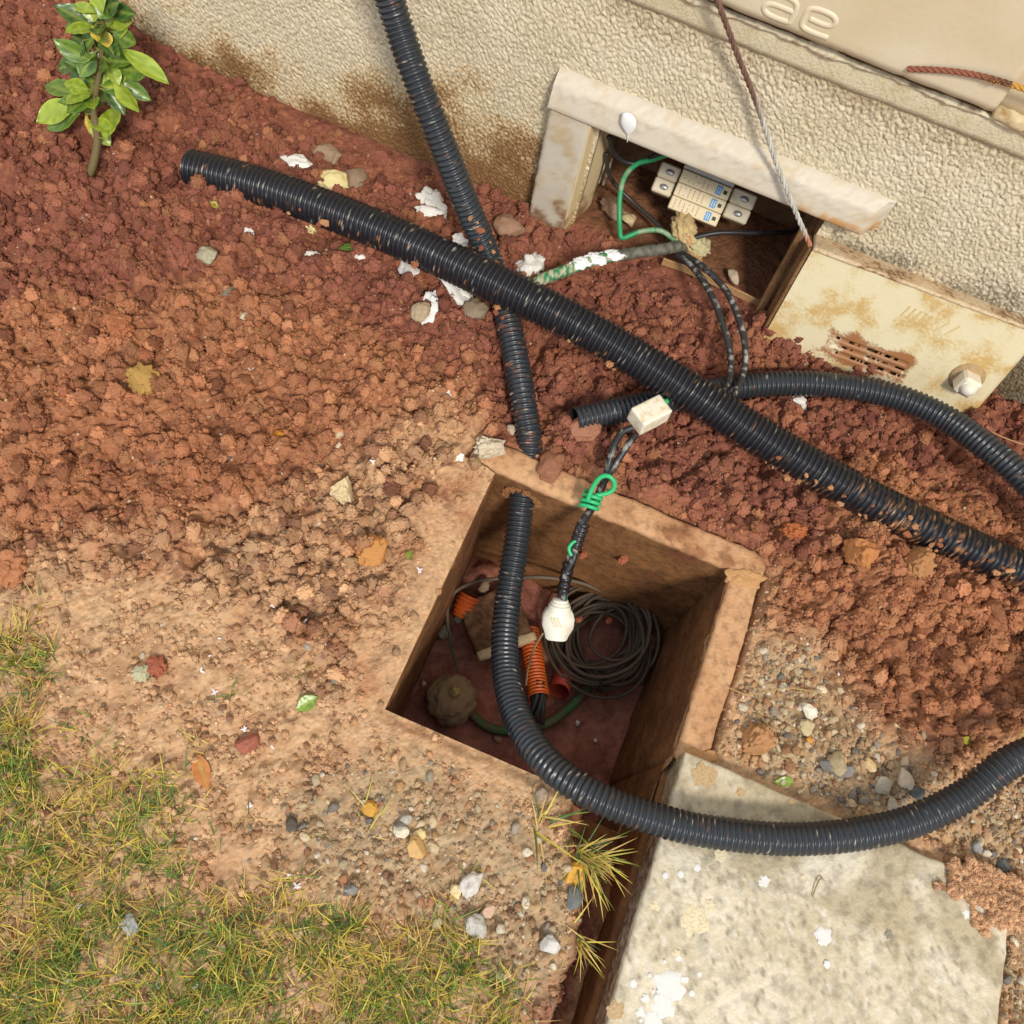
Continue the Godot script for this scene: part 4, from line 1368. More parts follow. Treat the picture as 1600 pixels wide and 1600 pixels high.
# ---------------------------------------------------------------- chamber, slab, things in the pit
func build_chamber() -> void:
	var t := thing("inspection_chamber", "square mud-stained concrete inspection chamber sunk in the soil", "chamber")
	var n1 := fn(9.0, 101, FastNoiseLite.TYPE_SIMPLEX_SMOOTH, 4)
	var n2 := fn(140.0, 102, FastNoiseLite.TYPE_SIMPLEX_SMOOTH, 2)
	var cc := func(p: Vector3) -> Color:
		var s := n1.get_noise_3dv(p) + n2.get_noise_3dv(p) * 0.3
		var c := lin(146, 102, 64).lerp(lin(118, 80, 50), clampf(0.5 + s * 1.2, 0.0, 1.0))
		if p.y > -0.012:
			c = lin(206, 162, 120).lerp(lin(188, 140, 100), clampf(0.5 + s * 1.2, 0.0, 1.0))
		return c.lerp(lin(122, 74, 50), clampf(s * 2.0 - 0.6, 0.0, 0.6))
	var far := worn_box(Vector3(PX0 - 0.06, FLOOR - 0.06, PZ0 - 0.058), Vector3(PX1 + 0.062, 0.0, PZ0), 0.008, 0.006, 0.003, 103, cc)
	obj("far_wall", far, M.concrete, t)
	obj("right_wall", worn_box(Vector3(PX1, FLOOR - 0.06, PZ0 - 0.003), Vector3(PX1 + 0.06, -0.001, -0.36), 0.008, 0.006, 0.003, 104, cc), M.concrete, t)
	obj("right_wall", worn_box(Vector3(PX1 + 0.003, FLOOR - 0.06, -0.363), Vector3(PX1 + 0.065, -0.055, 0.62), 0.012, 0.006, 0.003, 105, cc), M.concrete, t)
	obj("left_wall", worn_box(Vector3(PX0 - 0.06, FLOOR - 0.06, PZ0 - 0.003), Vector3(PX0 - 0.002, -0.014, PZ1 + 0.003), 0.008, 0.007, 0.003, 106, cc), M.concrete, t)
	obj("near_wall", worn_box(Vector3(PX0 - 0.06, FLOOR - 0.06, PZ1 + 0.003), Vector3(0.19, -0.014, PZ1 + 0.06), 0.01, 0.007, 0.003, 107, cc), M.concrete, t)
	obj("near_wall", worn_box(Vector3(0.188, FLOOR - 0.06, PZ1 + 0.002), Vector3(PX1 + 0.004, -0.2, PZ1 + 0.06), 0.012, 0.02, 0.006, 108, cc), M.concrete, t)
	# muddy floor with cracks
	var gx := spaced([PX0 - 0.01, 0.006, PX1 + 0.01])
	var gz := spaced([PZ0 - 0.01, 0.006, PZ1 + 0.01])
	var W := gx.size()
	var mb := MB.new()
	var hh := PackedFloat32Array()
	var ce := fn(30.0, 109, FastNoiseLite.TYPE_CELLULAR)
	for b in gz.size():
		for a in W:
			var x := gx[a]
			var z := gz[b]
			var s := n1.get_noise_2d(x, z)
			var h := FLOOR + s * 0.018 - ce.get_noise_2d(x, z) * 0.006 * clampf(0.5 + s * 2.0, 0.0, 1.0) + n2.get_noise_2d(x, z) * 0.002
			h += 0.055 * exp(-(pow((x + 0.07) / 0.08, 2.0) + pow((z + 0.69) / 0.05, 2.0)))
			h += 0.02 * exp(-(pow((x + 0.03) / 0.1, 2.0) + pow((z + 0.35) / 0.08, 2.0)))
			# two shrinkage cracks
			var e1 := absf(x - 0.272 - 0.015 * (z + 0.4) + 0.003 * n1.get_noise_1d(z * 3.0))
			if z > -0.47:
				h -= 0.012 * (1.0 - smoothstep(0.0, 0.005, e1))
			hh.append(h)
			var c := lin(180, 116, 94).lerp(lin(150, 92, 72), clampf(0.5 + s * 1.5 + n2.get_noise_2d(x, z) * 0.4, 0.0, 1.0))
			mb.v.append(Vector3(x, h, z))
			mb.c.append(c)
	for b in gz.size():
		for a in W:
			var a0 := maxi(a - 1, 0)
			var a1 := mini(a + 1, W - 1)
			var b0 := maxi(b - 1, 0)
			var b1 := mini(b + 1, gz.size() - 1)
			mb.n.append(Vector3(-(hh[b * W + a1] - hh[b * W + a0]) / (gx[a1] - gx[a0]), 1.0, -(hh[b1 * W + a] - hh[b0 * W + a]) / (gz[b1] - gz[b0])).normalized())
	for b in gz.size() - 1:
		for a in W - 1:
			var k := b * W + a
			mb.i.append_array(PackedInt32Array([k, k + 1, k + W, k + 1, k + W + 1, k + W]))
	obj("muddy_floor", mb.mesh(), M.mud, t)
	for q in [[Vector3(PX1 + 0.03, -0.004, PZ0 + 0.002), 0.034, Vector3(1.1, 0.22, 0.7)], [Vector3(PX1 + 0.012, -0.006, PZ0 + 0.012), 0.018, Vector3(1.0, 0.5, 0.9)], [Vector3(PX1 + 0.045, -0.004, -0.37), 0.03, Vector3(1.2, 0.3, 0.7)]]:
		var pm := obj("mud_patch", lump(3, 380 + int(q[1] * 1000.0), 0.5, q[2], false, 1.3, lin(196, 150, 102)), M.crumb, t)
		pm.transform = Transform3D(Basis(Vector3.UP, 0.4).scaled(Vector3.ONE * float(q[1])), q[0])
	# broken edge round the conduit hole
	var hc := Vector3(-0.0581, -0.0697, -0.735)
	for k in 13:
		var a := TAU * k / 13.0
		var l := obj("broken_edge", lump(2, 360 + k, 0.7, Vector3(1, 1, 0.6), true, 1.6, lin(150, 104, 66)), M.concrete, t)
		l.transform = Transform3D(Basis(Vector3(0, 0, 1), a * 2.0).scaled(Vector3.ONE * (0.008 + 0.004 * sin(k * 3.0))), hc + Vector3(cos(a) * 0.034, sin(a) * 0.031, 0.001))

func build_slab() -> void:
	var t := thing("concrete_slab", "pale weathered concrete slab lying beside the chamber", "slab")
	var n1 := fn(7.0, 111, FastNoiseLite.TYPE_SIMPLEX_SMOOTH, 4)
	var n2 := fn(70.0, 112, FastNoiseLite.TYPE_SIMPLEX_SMOOTH, 3)
	var n3 := fn(26.0, 113, FastNoiseLite.TYPE_CELLULAR)
	var sc := func(p: Vector3) -> Color:
		var s := n1.get_noise_3dv(p)
		var f := n2.get_noise_3dv(p)
		var c := lin(218, 205, 178).lerp(lin(196, 181, 150), clampf(0.4 + s * 1.3 + f * 0.8, 0.0, 1.0))
		c = c.lerp(lin(228, 220, 204), clampf(f * 2.0 - 0.3, 0.0, 0.7))
		if f < -0.42:
			c = c.lerp(lin(128, 114, 92), 0.6)
		if p.y < 0.015:
			c = c.lerp(lin(126, 94, 64), clampf(0.75 + f, 0.0, 1.0))
		if p.z < -0.22:
			c = c.lerp(lin(176, 160, 128), clampf(0.4 + s * 2.0, 0.0, 0.7))
		return c
	obj("block", worn_box(Vector3(0.376, -0.05, -0.37), Vector3(0.972, 0.03, 0.7), 0.0058, 0.005, 0.0022, 114, sc, Vector3(0.016, 0, 0)), M.slab, t)
	# paint spots and lime crusts: real matter on the slab, a millimetre or two thick
	var spots := [[Vector3(0.4043, 0.031, -0.1683), 0.0052, 0, "round white paint spot, lowest left of three"], [Vector3(0.4275, 0.031, -0.1798), 0.0056, 0, "round white paint spot with a chipped middle, second of three"], [Vector3(0.4504, 0.031, -0.1994), 0.006, 0, "round white paint spot, third of three"], [Vector3(0.5616, 0.031, -0.2226), 0.0095, 0, "star-shaped white splash in the slab's middle"], [Vector3(0.6737, 0.031, -0.1802), 0.014, 0, "large ragged white splash near the slab centre"], [Vector3(0.898, 0.031, -0.3049), 0.0075, 0, "oval white spot near the slab's right edge"], [Vector3(0.6902, 0.031, -0.1434), 0.006, 0, "small white spot low on the slab"], [Vector3(0.4668, 0.031, -0.1248), 0.023, 1, "yellowish white lime crust"], [Vector3(0.4866, 0.031, -0.1537), 0.009, 1, ""], [Vector3(0.4027, 0.031, -0.1191), 0.008, 1, ""], [Vector3(0.4556, 0.031, -0.0667), 0.007, 1, ""], [Vector3(0.481, 0.031, -0.2328), 0.011, 1, ""], [Vector3(0.4189, 0.031, -0.3403), 0.022, 2, "ochre mud patch on the slab's corner"], [Vector3(0.4852, 0.031, -0.341), 0.008, 2, ""], [Vector3(0.5722, 0.031, -0.3593), 0.006, 2, ""], [Vector3(0.6212, 0.031, -0.253), 0.005, 1, ""], [Vector3(0.7765, 0.031, -0.2249), 0.008, 3, "grey cement spot"], [Vector3(0.4602, 0.031, -0.0221), 0.022, 0, "long smear of white paint on the slab's lower left"], [Vector3(0.4559, 0.031, 0.0074), 0.017, 0, ""], [Vector3(0.4482, 0.031, 0.0322), 0.014, 0, ""], [Vector3(0.3906, 0.031, 0.0417), 0.013, 2, ""]]
	var cols := [lin(224, 221, 212), lin(228, 212, 174), lin(196, 166, 124), lin(150, 140, 124)]
	var r := RandomNumberGenerator.new()
	r.seed = 61
	for k in 34:
		var f := r.randf()
		var c := (Vector3(0.4613, 0.031, -0.0319)).lerp(Vector3(0.4424, 0.031, 0.0398), f) + Vector3(r.randfn() * 0.022, 0, r.randfn() * 0.022)
		spots.append([Vector3(c.x, 0.031, c.z), r.randf_range(0.002, 0.008), 0, ""])
	for q in spots:
		var rad: float = q[1]
		var mb := MB.new()
		var ci := mb.v.size()
		var seg := 40
		var dents := [1.0, 0.8, 0.75, 0.9]
		mb.v.append(Vector3(0, 0.0015, 0))
		mb.n.append(Vector3.UP)
		mb.c.append(cols[q[2]])
		var edge := fn(1.0, r.randi() % 1000, FastNoiseLite.TYPE_SIMPLEX_SMOOTH, 3)
		for ringk in 2:
			for k in seg:
				var a := TAU * k / seg
				var rr: float = rad * (0.72 if ringk == 0 else 1.0) * (1.0 + (0.2 if rad < 0.0065 else 0.6) * edge.get_noise_2d(cos(a) * 0.8, sin(a) * 0.8))
				mb.v.append(Vector3(cos(a) * rr, 0.0012 if ringk == 0 else -0.0016, sin(a) * rr))
				mb.n.append(Vector3(cos(a) * 0.3 * ringk, 1, sin(a) * 0.3 * ringk).normalized())
				mb.c.append(cols[q[2]] * r.randf_range(0.92, 1.0))
		for k in seg:
			var k1 := (k + 1) % seg
			mb.i.append_array(PackedInt32Array([0, 1 + k, 1 + k1, 1 + k, 1 + seg + k, 1 + k1, 1 + k1, 1 + seg + k, 1 + seg + k1]))
		var o := obj("paint_spot" if q[2] == 0 else "crust_patch", mb.mesh(), M.paint if q[2] == 0 else M.plaster, t)
		o.position = q[0] + Vector3(0, 0.0004, 0)
		if q[3] != "":
			o.set_meta("label", q[3])

func build_pit_things() -> void:
	# coil of dark cable leaning in the corner
	var t := thing("cable_coil", "coil of thin dark cable on the chamber floor in its far right corner", "cable")
	var r := RandomNumberGenerator.new()
	r.seed = 71
	var c0 := Vector3(0.238, -0.435, -0.652)
	var tilt := Basis(Vector3(1, 0, 0), 0.18) * Basis(Vector3(0, 0, 1), 0.28)
	for k in 22:
		var pts := []
		var rr := 0.078 + 0.0018 * k + r.randf_range(-0.016, 0.012)
		var off := Vector3(r.randfn() * 0.014, (k % 6) * 0.008 + r.randfn() * 0.005, r.randfn() * 0.012)
		var ov := r.randf_range(0.72, 1.08)
		var sk := r.randf_range(-0.3, 0.3)
		var tl := Basis(Vector3(r.randfn(), 0, r.randfn()).normalized(), r.randf_range(0.0, 0.3))
		var a0 := r.randf() * TAU
		for j in 17:
			var a := a0 + TAU * j / 16.0 * 1.02
			pts.append(c0 + tilt * (off + tl * Vector3(cos(a) * rr * ov + sin(a) * rr * sk, 0.005 * sin(a * 3.0 + k), sin(a) * rr)))
		obj("strand", wire(pts, 0.0042, lin(94, 78, 60) * r.randf_range(0.6, 1.3), 0.008, 8), M.cable_dusty, t)
	var pts := []
	for q in [Vector3(-0.1045, -0.44, -0.5249), Vector3(-0.1285, -0.4, -0.5846), Vector3(-0.0921, -0.36, -0.6289), Vector3(-0.0159, -0.33, -0.6643), Vector3(0.0638, -0.33, -0.7006), Vector3(0.1532, -0.36, -0.7318), Vector3(0.2533, -0.41, -0.7344), Vector3(0.3183, -0.44, -0.6876)]:
		pts.append(q)
	obj("strand", wire(pts, 0.0042, lin(112, 98, 80), 0.008, 8), M.cable_dusty, t)
	var tie := MB.new()
	var tp := []
	for j in 13:
		var a := TAU * j / 12.0
		tp.append(c0 + tilt * (Vector3(0.035, 0.02, 0.098) + Vector3(0.004 * cos(a * 0.5), sin(a) * 0.03, cos(a) * 0.02)))
	obj("tie_wire", wire(tp, 0.003, lin(54, 48, 42), 0.006, 7), M.cable_dusty, t)
	# thin green-brown cable at the left
	tag(obj("thin_cable", wire([Vector3(-0.1018, -0.44, -0.5261), Vector3(-0.0832, -0.45, -0.496), Vector3(-0.0611, -0.46, -0.4725), Vector3(-0.0451, -0.46, -0.4505)], 0.004, lin(96, 96, 72)), M.cable_dusty), "thin green-brown cable end hanging above the mud ball", "cable")
	# orange conduits
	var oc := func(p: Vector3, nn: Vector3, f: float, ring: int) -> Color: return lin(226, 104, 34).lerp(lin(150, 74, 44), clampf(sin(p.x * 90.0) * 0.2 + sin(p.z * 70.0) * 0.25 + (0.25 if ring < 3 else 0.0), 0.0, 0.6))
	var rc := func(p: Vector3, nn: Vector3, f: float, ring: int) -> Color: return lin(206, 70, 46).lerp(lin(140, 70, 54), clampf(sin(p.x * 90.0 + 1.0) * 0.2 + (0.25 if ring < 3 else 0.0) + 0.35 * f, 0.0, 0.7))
	var o1 := thing("orange_conduit", "bright orange corrugated conduit with black cable ends poking out of its mouth", "conduit")
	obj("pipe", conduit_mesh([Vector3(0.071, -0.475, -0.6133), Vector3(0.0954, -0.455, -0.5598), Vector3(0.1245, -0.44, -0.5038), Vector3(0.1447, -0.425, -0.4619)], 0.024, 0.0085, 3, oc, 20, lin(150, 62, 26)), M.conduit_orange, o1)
	for k in 6:
		var b := Vector3(0.1436, -0.425, -0.4646) + Vector3(cos(k * 1.05) * 0.012, sin(k * 1.05) * 0.012, 0)
		obj("cable_end", wire([b + Vector3(-0.01, -0.003, -0.03), b, b + Vector3(0.006 + 0.004 * cos(k * 2.0), -0.012, 0.028 + 0.004 * sin(k * 3.0)), b + Vector3(0.008 + 0.012 * cos(k * 2.0), -0.03, 0.048)], 0.0055, lin(46, 44, 40), 0.005, 8), M.cable_dusty, o1)
	var o2 := thing("orange_conduit", "short red-orange conduit stub with an open empty mouth", "conduit")
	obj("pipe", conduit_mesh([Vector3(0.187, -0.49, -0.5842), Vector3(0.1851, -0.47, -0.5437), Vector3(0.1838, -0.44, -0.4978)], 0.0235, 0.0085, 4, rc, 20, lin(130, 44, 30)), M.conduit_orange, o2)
	var o3 := thing("orange_conduit", "broken curved orange conduit by the chamber's left wall", "conduit")
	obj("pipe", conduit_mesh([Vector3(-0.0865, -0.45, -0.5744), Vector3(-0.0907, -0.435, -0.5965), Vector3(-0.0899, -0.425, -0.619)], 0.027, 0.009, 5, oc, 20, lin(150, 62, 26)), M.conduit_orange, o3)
	# brown block with a pale broken edge
	var bt := thing("brick_fragment", "brown muddy brick fragment with a pale broken front edge", "brick")
	var n2 := fn(60.0, 121, FastNoiseLite.TYPE_SIMPLEX_SMOOTH, 3)
	bt.position = Vector3(-0.0088, -0.44, -0.5842)
	var be := Vector3(0.0871, -0.42, -0.591) - Vector3(-0.0279, -0.42, -0.4801)
	bt.rotation = Vector3(0.1, atan2(-be.z, be.x), 0.06)
	var bcol := func(p: Vector3) -> Color: return lin(140, 104, 74).lerp(lin(100, 72, 50), clampf(0.5 + n2.get_noise_3dv(p) * 1.5, 0.0, 1.0))
	obj("block", worn_box(Vector3(-0.068, -0.03, -0.075), Vector3(0.072, 0.02, 0.05), 0.008, 0.006, 0.004, 122, bcol), M.concrete, bt)
	obj("broken_edge", worn_box(Vector3(-0.068, -0.026, 0.046), Vector3(0.076, 0.021, 0.068), 0.008, 0.003, 0.003, 123, func(p: Vector3) -> Color: return lin(232, 204, 156).lerp(lin(206, 168, 116), clampf(n2.get_noise_3dv(p), 0.0, 1.0))), M.plaster, bt)
	# ball of mud with a pale nub
	var mt := thing("mud_ball", "grey-brown ball of wrapped mud with a pale nub on top", "lump", Vector3(-0.0338, -0.445, -0.3857))
	var ball := obj("ball", lump(4, 131, 0.16, Vector3(1.0, 0.88, 1.0), false, 1.5, lin(168, 138, 100)), M.mud_ball, mt)
	ball.scale = Vector3.ONE * 0.057
	var nub := obj("nub", lump(3, 132, 0.4, Vector3(0.8, 1.0, 0.8), false, 1.6, lin(196, 164, 104)), M.plaster, mt)
	nub.transform = Transform3D(Basis.from_scale(Vector3.ONE * 0.016), Vector3(0.002, 0.05, -0.006))
	# green hose
	var hs := MB.new()
	var hp := curve([Vector3(0.0157, -0.46, -0.379), Vector3(0.0535, -0.47, -0.3661), Vector3(0.1058, -0.475, -0.3739), Vector3(0.181, -0.47, -0.4207), Vector3(0.2168, -0.465, -0.4697), Vector3(0.239, -0.47, -0.5201), Vector3(0.2483, -0.48, -0.5539)], 0.004)
	var hcol := PackedColorArray()
	var nz := fn(40.0, 133)
	for k in hp.size():
		hcol.append(lin(64, 110, 58).lerp(lin(112, 90, 60), clampf(0.35 + nz.get_noise_1d(k * 0.6) * 1.6, 0.0, 0.9)))
	tube(hs, hp, PackedFloat32Array([0.0105]), 12, hcol)
	tag(obj("green_hose", hs.mesh(), M.cable_dusty), "dirty green hose curving across the chamber floor under the conduit", "hose")
	# straw-coloured string hanging from the white plug
	tag(obj("string", wire([Vector3(0.0826, -0.1, -0.5011), Vector3(0.0829, -0.2, -0.5011), Vector3(0.0914, -0.32, -0.4917), Vector3(0.1066, -0.41, -0.4733)], 0.0022, lin(176, 150, 110), 0.006, 6), M.cord), "thin tan string hanging from the white plug into the pit", "string")
	for q in [[Vector3(-0.1152, -0.47, -0.5239), 0.017, lin(170, 160, 132), "pale grey stone by the chamber's left wall"], [Vector3(-0.0933, -0.46, -0.5694), 0.014, lin(110, 112, 100), "dark grey-green stone below the broken orange conduit"], [Vector3(-0.0691, -0.43, -0.656), 0.016, lin(176, 150, 116), "crumbly tan stone right of the broken orange conduit"], [Vector3(-0.1069, -0.47, -0.3971), 0.006, lin(226, 216, 196), "white crumb on the chamber floor left of the mud ball"], [Vector3(0.2527, -0.49, -0.4597), 0.006, lin(230, 220, 204), "white crumb on the chamber floor right of the hose"], [Vector3(0.3053, -0.49, -0.4382), 0.005, lin(226, 214, 198), "tiny pale crumb on the chamber floor near the crack"], [Vector3(0.0972, -0.485, -0.3519), 0.009, lin(170, 132, 104), "small brown pebble under the green hose"]]:
		var s := obj("pit_stone", lump(2, 400 + int(q[1] * 2000.0), 0.5, Vector3(1.1, 0.7, 0.85), false, 1.4, q[2], 3), M.stone)
		s.transform = Transform3D(Basis(Vector3.UP, q[1] * 300.0).scaled(Vector3.ONE * float(q[1])), q[0])
		tag(s, q[3], "stone")
	for q in [[Vector3(0.1052, -0.2, -0.6255), 0.011], [Vector3(0.1826, -0.14, -0.6623), 0.0125], [Vector3(0.1606, -0.36, -0.6469), 0.009], [Vector3(0.2277, -0.38, -0.6798), 0.009]]:
		var s := obj("red_crumb", lump(2, 430 + int(q[1] * 2000.0), 0.5, Vector3(1, 0.8, 0.7), true, 1.3, lin(166, 98, 70)), M.crumb)
		var pp: Vector3 = q[0]
		if pp.y > -0.3:
			pp = Vector3(pp.x, pp.y, PZ0 + 0.006)
		s.transform = Transform3D(Basis(Vector3.UP, 1.0).scaled(Vector3.ONE * float(q[1])), pp)
		tag(s, "red soil crumb stuck in the chamber by the cable coil", "soil", "red crumbs by the coil")

# ---------------------------------------------------------------- cable with the two white ends
func build_pull_cable() -> void:
	var t := thing("plug_cable", "black cables tied with green wire between a white block and a white plug", "cable")
	var nz := fn(30.0, 141)
	var n2 := fn(60.0, 142, FastNoiseLite.TYPE_SIMPLEX_SMOOTH, 3)
	# white block lying on the conduit
	var blk := worn_box(Vector3(-0.034, -0.02, -0.022), Vector3(0.034, 0.02, 0.022), 0.004, 0.002, 0.0006, 143, func(p: Vector3) -> Color: return lin(232, 224, 200).lerp(lin(206, 180, 132), clampf(n2.get_noise_3dv(p) * 2.0 - 0.1, 0.0, 0.8)))
	var bo := obj("connector_block", blk, M.plastic_old, t)
	var a1 := (Vector3(0.1381, 0.11, -0.9435) - Vector3(0.0956, 0.11, -0.8859)).normalized()
	var up := (Vector3.UP + Vector3(0.16, 0, -0.3)).normalized()
	up = (up - a1 * up.dot(a1)).normalized()
	bo.transform = Transform3D(Basis(a1, up, a1.cross(up)), Vector3(0.1068, 0.092, -0.9269))
	var nubg := obj("green_stub", wire([bo.transform * Vector3(0.03, 0.004, -0.006), bo.transform * Vector3(0.046, 0.006, -0.008)], 0.0065, lin(60, 176, 100), 0.004), M.cable, t)
	var cols := func(f: float, k: float) -> Color:
		var q := nz.get_noise_2d(f * 300.0, k * 70.0)
		return lin(36, 36, 36).lerp(lin(168, 162, 148), clampf(q * 2.2 - 0.2, 0.0, 0.85))
	var paths := [
		[Vector3(0.0852, 0.09, -0.8867), Vector3(0.071, 0.085, -0.8706), Vector3(0.0666, 0.075, -0.8378), Vector3(0.0712, 0.055, -0.809), Vector3(0.0758, 0.045, -0.7806), Vector3(0.0774, 0.04, -0.7427), Vector3(0.0711, 0.03, -0.6981), Vector3(0.0732, 0.015, -0.6657), Vector3(0.0706, -0.005, -0.6417), Vector3(0.0766, -0.03, -0.6146), Vector3(0.0824, -0.05, -0.5851), Vector3(0.0898, -0.065, -0.5628)],
		[Vector3(0.0965, 0.085, -0.8769), Vector3(0.0906, 0.08, -0.8556), Vector3(0.0842, 0.065, -0.8248), Vector3(0.0794, 0.05, -0.8006), Vector3(0.0747, 0.05, -0.7657), Vector3(0.073, 0.04, -0.7261), Vector3(0.0657, 0.035, -0.6848), Vector3(0.0683, 0.01, -0.6571), Vector3(0.0784, 0, -0.632), Vector3(0.0777, -0.025, -0.602), Vector3(0.0885, -0.045, -0.5805), Vector3(0.0938, -0.06, -0.5601)]]
	for k in 2:
		var p := curve(paths[k], 0.003)
		var c := PackedColorArray()
		for j in p.size():
			c.append(cols.call(float(j) / p.size(), float(k)))
		var mb := MB.new()
		tube(mb, p, PackedFloat32Array([0.0068]), 10, c)
		var d3 := fn(45.0, 146 + k, FastNoiseLite.TYPE_SIMPLEX_SMOOTH, 3)
		recolour(mb, func(v: Vector3, nn: Vector3) -> Color: return lin(34, 34, 34).lerp(lin(170, 164, 150), clampf(d3.get_noise_3dv(v) * 2.4 - 0.8 + 0.5 * nn.y, 0.0, 0.7)))
		obj("cable", mb.mesh(), M.cable, t)
	# black tape wraps
	var tp := curve([Vector3(0.0702, 0.034, -0.6874), Vector3(0.0719, 0.014, -0.6627), Vector3(0.0742, 0.004, -0.6481)], 0.003)
	var tr := PackedFloat32Array()
	for j in tp.size():
		tr.append(0.012 + 0.0016 * sin(j * 1.9))
	var tb := MB.new()
	tube(tb, tp, tr, 12, PackedColorArray([lin(40, 36, 34)]))
	obj("tape_wrap", tb.mesh(), M.gloss, t)
	tp = curve([Vector3(0.0748, -0.016, -0.6225), Vector3(0.0804, -0.034, -0.5995), Vector3(0.0867, -0.05, -0.5773)], 0.003)
	tr = PackedFloat32Array()
	for j in tp.size():
		tr.append(0.0115 + 0.0012 * sin(j * 1.3))
	tb = MB.new()
	tube(tb, tp, tr, 12, PackedColorArray([lin(34, 33, 33)]))
	obj("tape_wrap", tb.mesh(), M.gloss, t)
	# green wire: a coil round the bundle and a loop
	var gcol := lin(44, 176, 108)
	var kc := Vector3(0.0671, 0.042, -0.7339)
	var ax := (Vector3(0.0711, 0.03, -0.6981) - Vector3(0.0702, 0.05, -0.7563)).normalized()
	var s1 := ax.cross(Vector3.UP).normalized()
	var s2 := ax.cross(s1)
	var coil := []
	for j in 37:
		var a := TAU * j / 12.0
		coil.append(kc + ax * (0.0042 * (j / 12.0 - 1.4) * 2.4) + (s1 * cos(a) * 0.0165 + s2 * sin(a) * 0.0135))
	obj("green_tie", wire(coil, 0.0042, gcol, 0.004, 8), M.cable, t)
	obj("green_tie", wire([Vector3(0.0597, 0.058, -0.7228), Vector3(0.0593, 0.065, -0.748), Vector3(0.0653, 0.068, -0.7726), Vector3(0.079, 0.066, -0.7831), Vector3(0.0937, 0.062, -0.7775), Vector3(0.0959, 0.058, -0.763), Vector3(0.0842, 0.055, -0.7502), Vector3(0.0696, 0.054, -0.7409)], 0.0046, gcol, 0.004, 9), M.cable, t)
	obj("green_tie", wire([Vector3(0.0727, 0.02, -0.6606), Vector3(0.0643, 0.015, -0.6475), Vector3(0.0637, 0.01, -0.638), Vector3(0.0729, 0.004, -0.6306)], 0.0036, gcol, 0.004, 8), M.cable, t)
	obj("green_tie", wire([Vector3(0.085, -0.04, -0.587), Vector3(0.0925, -0.048, -0.575), Vector3(0.0962, -0.058, -0.5633)], 0.004, gcol, 0.004, 8), M.cable, t)
	# white plug: squarish bottle with a ringed neck
	var top := Vector3(0.0877, -0.06, -0.5658)
	var bot := Vector3(0.1093, -0.105, -0.5033)
	var ydir := (top - bot).normalized()
	var side := Vector3(0.1227, -0.08, -0.5434) - Vector3(0.0665, -0.08, -0.5266)
	side = (side - ydir * side.dot(ydir)).normalized()
	var plug := Node3D.new()
	plug.name = "plug"
	t.add_child(plug)
	plug.transform = Transform3D(Basis(side, ydir, side.cross(ydir)), bot)
	var L := (top - bot).length()
	var rings := [[0.0, 0.018, 0.014], [0.003, 0.021, 0.0165], [0.012, 0.0235, 0.019], [0.34 * L, 0.0300, 0.0235], [0.56 * L, 0.0305, 0.024], [0.70 * L, 0.0265, 0.0225], [0.78 * L, 0.0215, 0.0205], [0.80 * L, 0.0205, 0.0205]]
	var pv := MB.new()
	var seg := 32
	var wh := lin(232, 226, 206)
	for q in rings:
		for j in seg:
			var a := TAU * j / seg
			var e := 0.42
			var cx := signf(cos(a)) * pow(absf(cos(a)), e if q[0] < 0.72 * L else 0.95)
			var cz := signf(sin(a)) * pow(absf(sin(a)), e if q[0] < 0.72 * L else 0.95)
			var p := Vector3(cx * q[1], q[0], cz * q[2])
			pv.v.append(p)
			pv.n.append(Vector3(cx, 0.0, cz).normalized())
			pv.c.append(wh.lerp(lin(196, 176, 140), clampf(n2.get_noise_3dv(p * 0.6) * 1.2 - 0.05, 0.0, 0.5)))
	for k in rings.size() - 1:
		for j in seg:
			var a := k * seg + j
			var b := k * seg + (j + 1) % seg
			pv.i.append_array(PackedInt32Array([a, b, a + seg, b, b + seg, a + seg]))
	var cb := pv.v.size()
	pv.v.append(Vector3(0, -0.0005, 0))
	pv.n.append(Vector3.DOWN)
	pv.c.append(wh)
	for j in seg:
		pv.i.append_array(PackedInt32Array([cb, j + 1 if j < seg - 1 else 0, j]))
	obj("plug_body", pv.mesh(), M.smooth_plastic, plug)
	for k in 3:
		var nk := MB.new()
		var y0 := (0.79 + 0.07 * k) * L
		tube(nk, PackedVector3Array([Vector3(0, y0, 0), Vector3(0, y0 + 0.001, 0), Vector3(0, y0 + 0.05 * L, 0), Vector3(0, y0 + 0.062 * L, 0)]), PackedFloat32Array([0.0195 - 0.0025 * k, 0.0215 - 0.003 * k, 0.0215 - 0.003 * k, 0.0185 - 0.0025 * k]), 26, PackedColorArray([wh]))
		obj("neck_ring", nk.mesh(), M.smooth_plastic, plug)
	for k in 3:
		var rb := obj("grip_rib", box_mesh(Vector3(0.0032, 0.02, 0.004), 0.0008, lin(214, 200, 166)), M.smooth_plastic, plug)
		rb.position = Vector3(-0.012 + k * 0.006, 0.5 * L, 0.0242)
		rb.rotation.z = 0.5

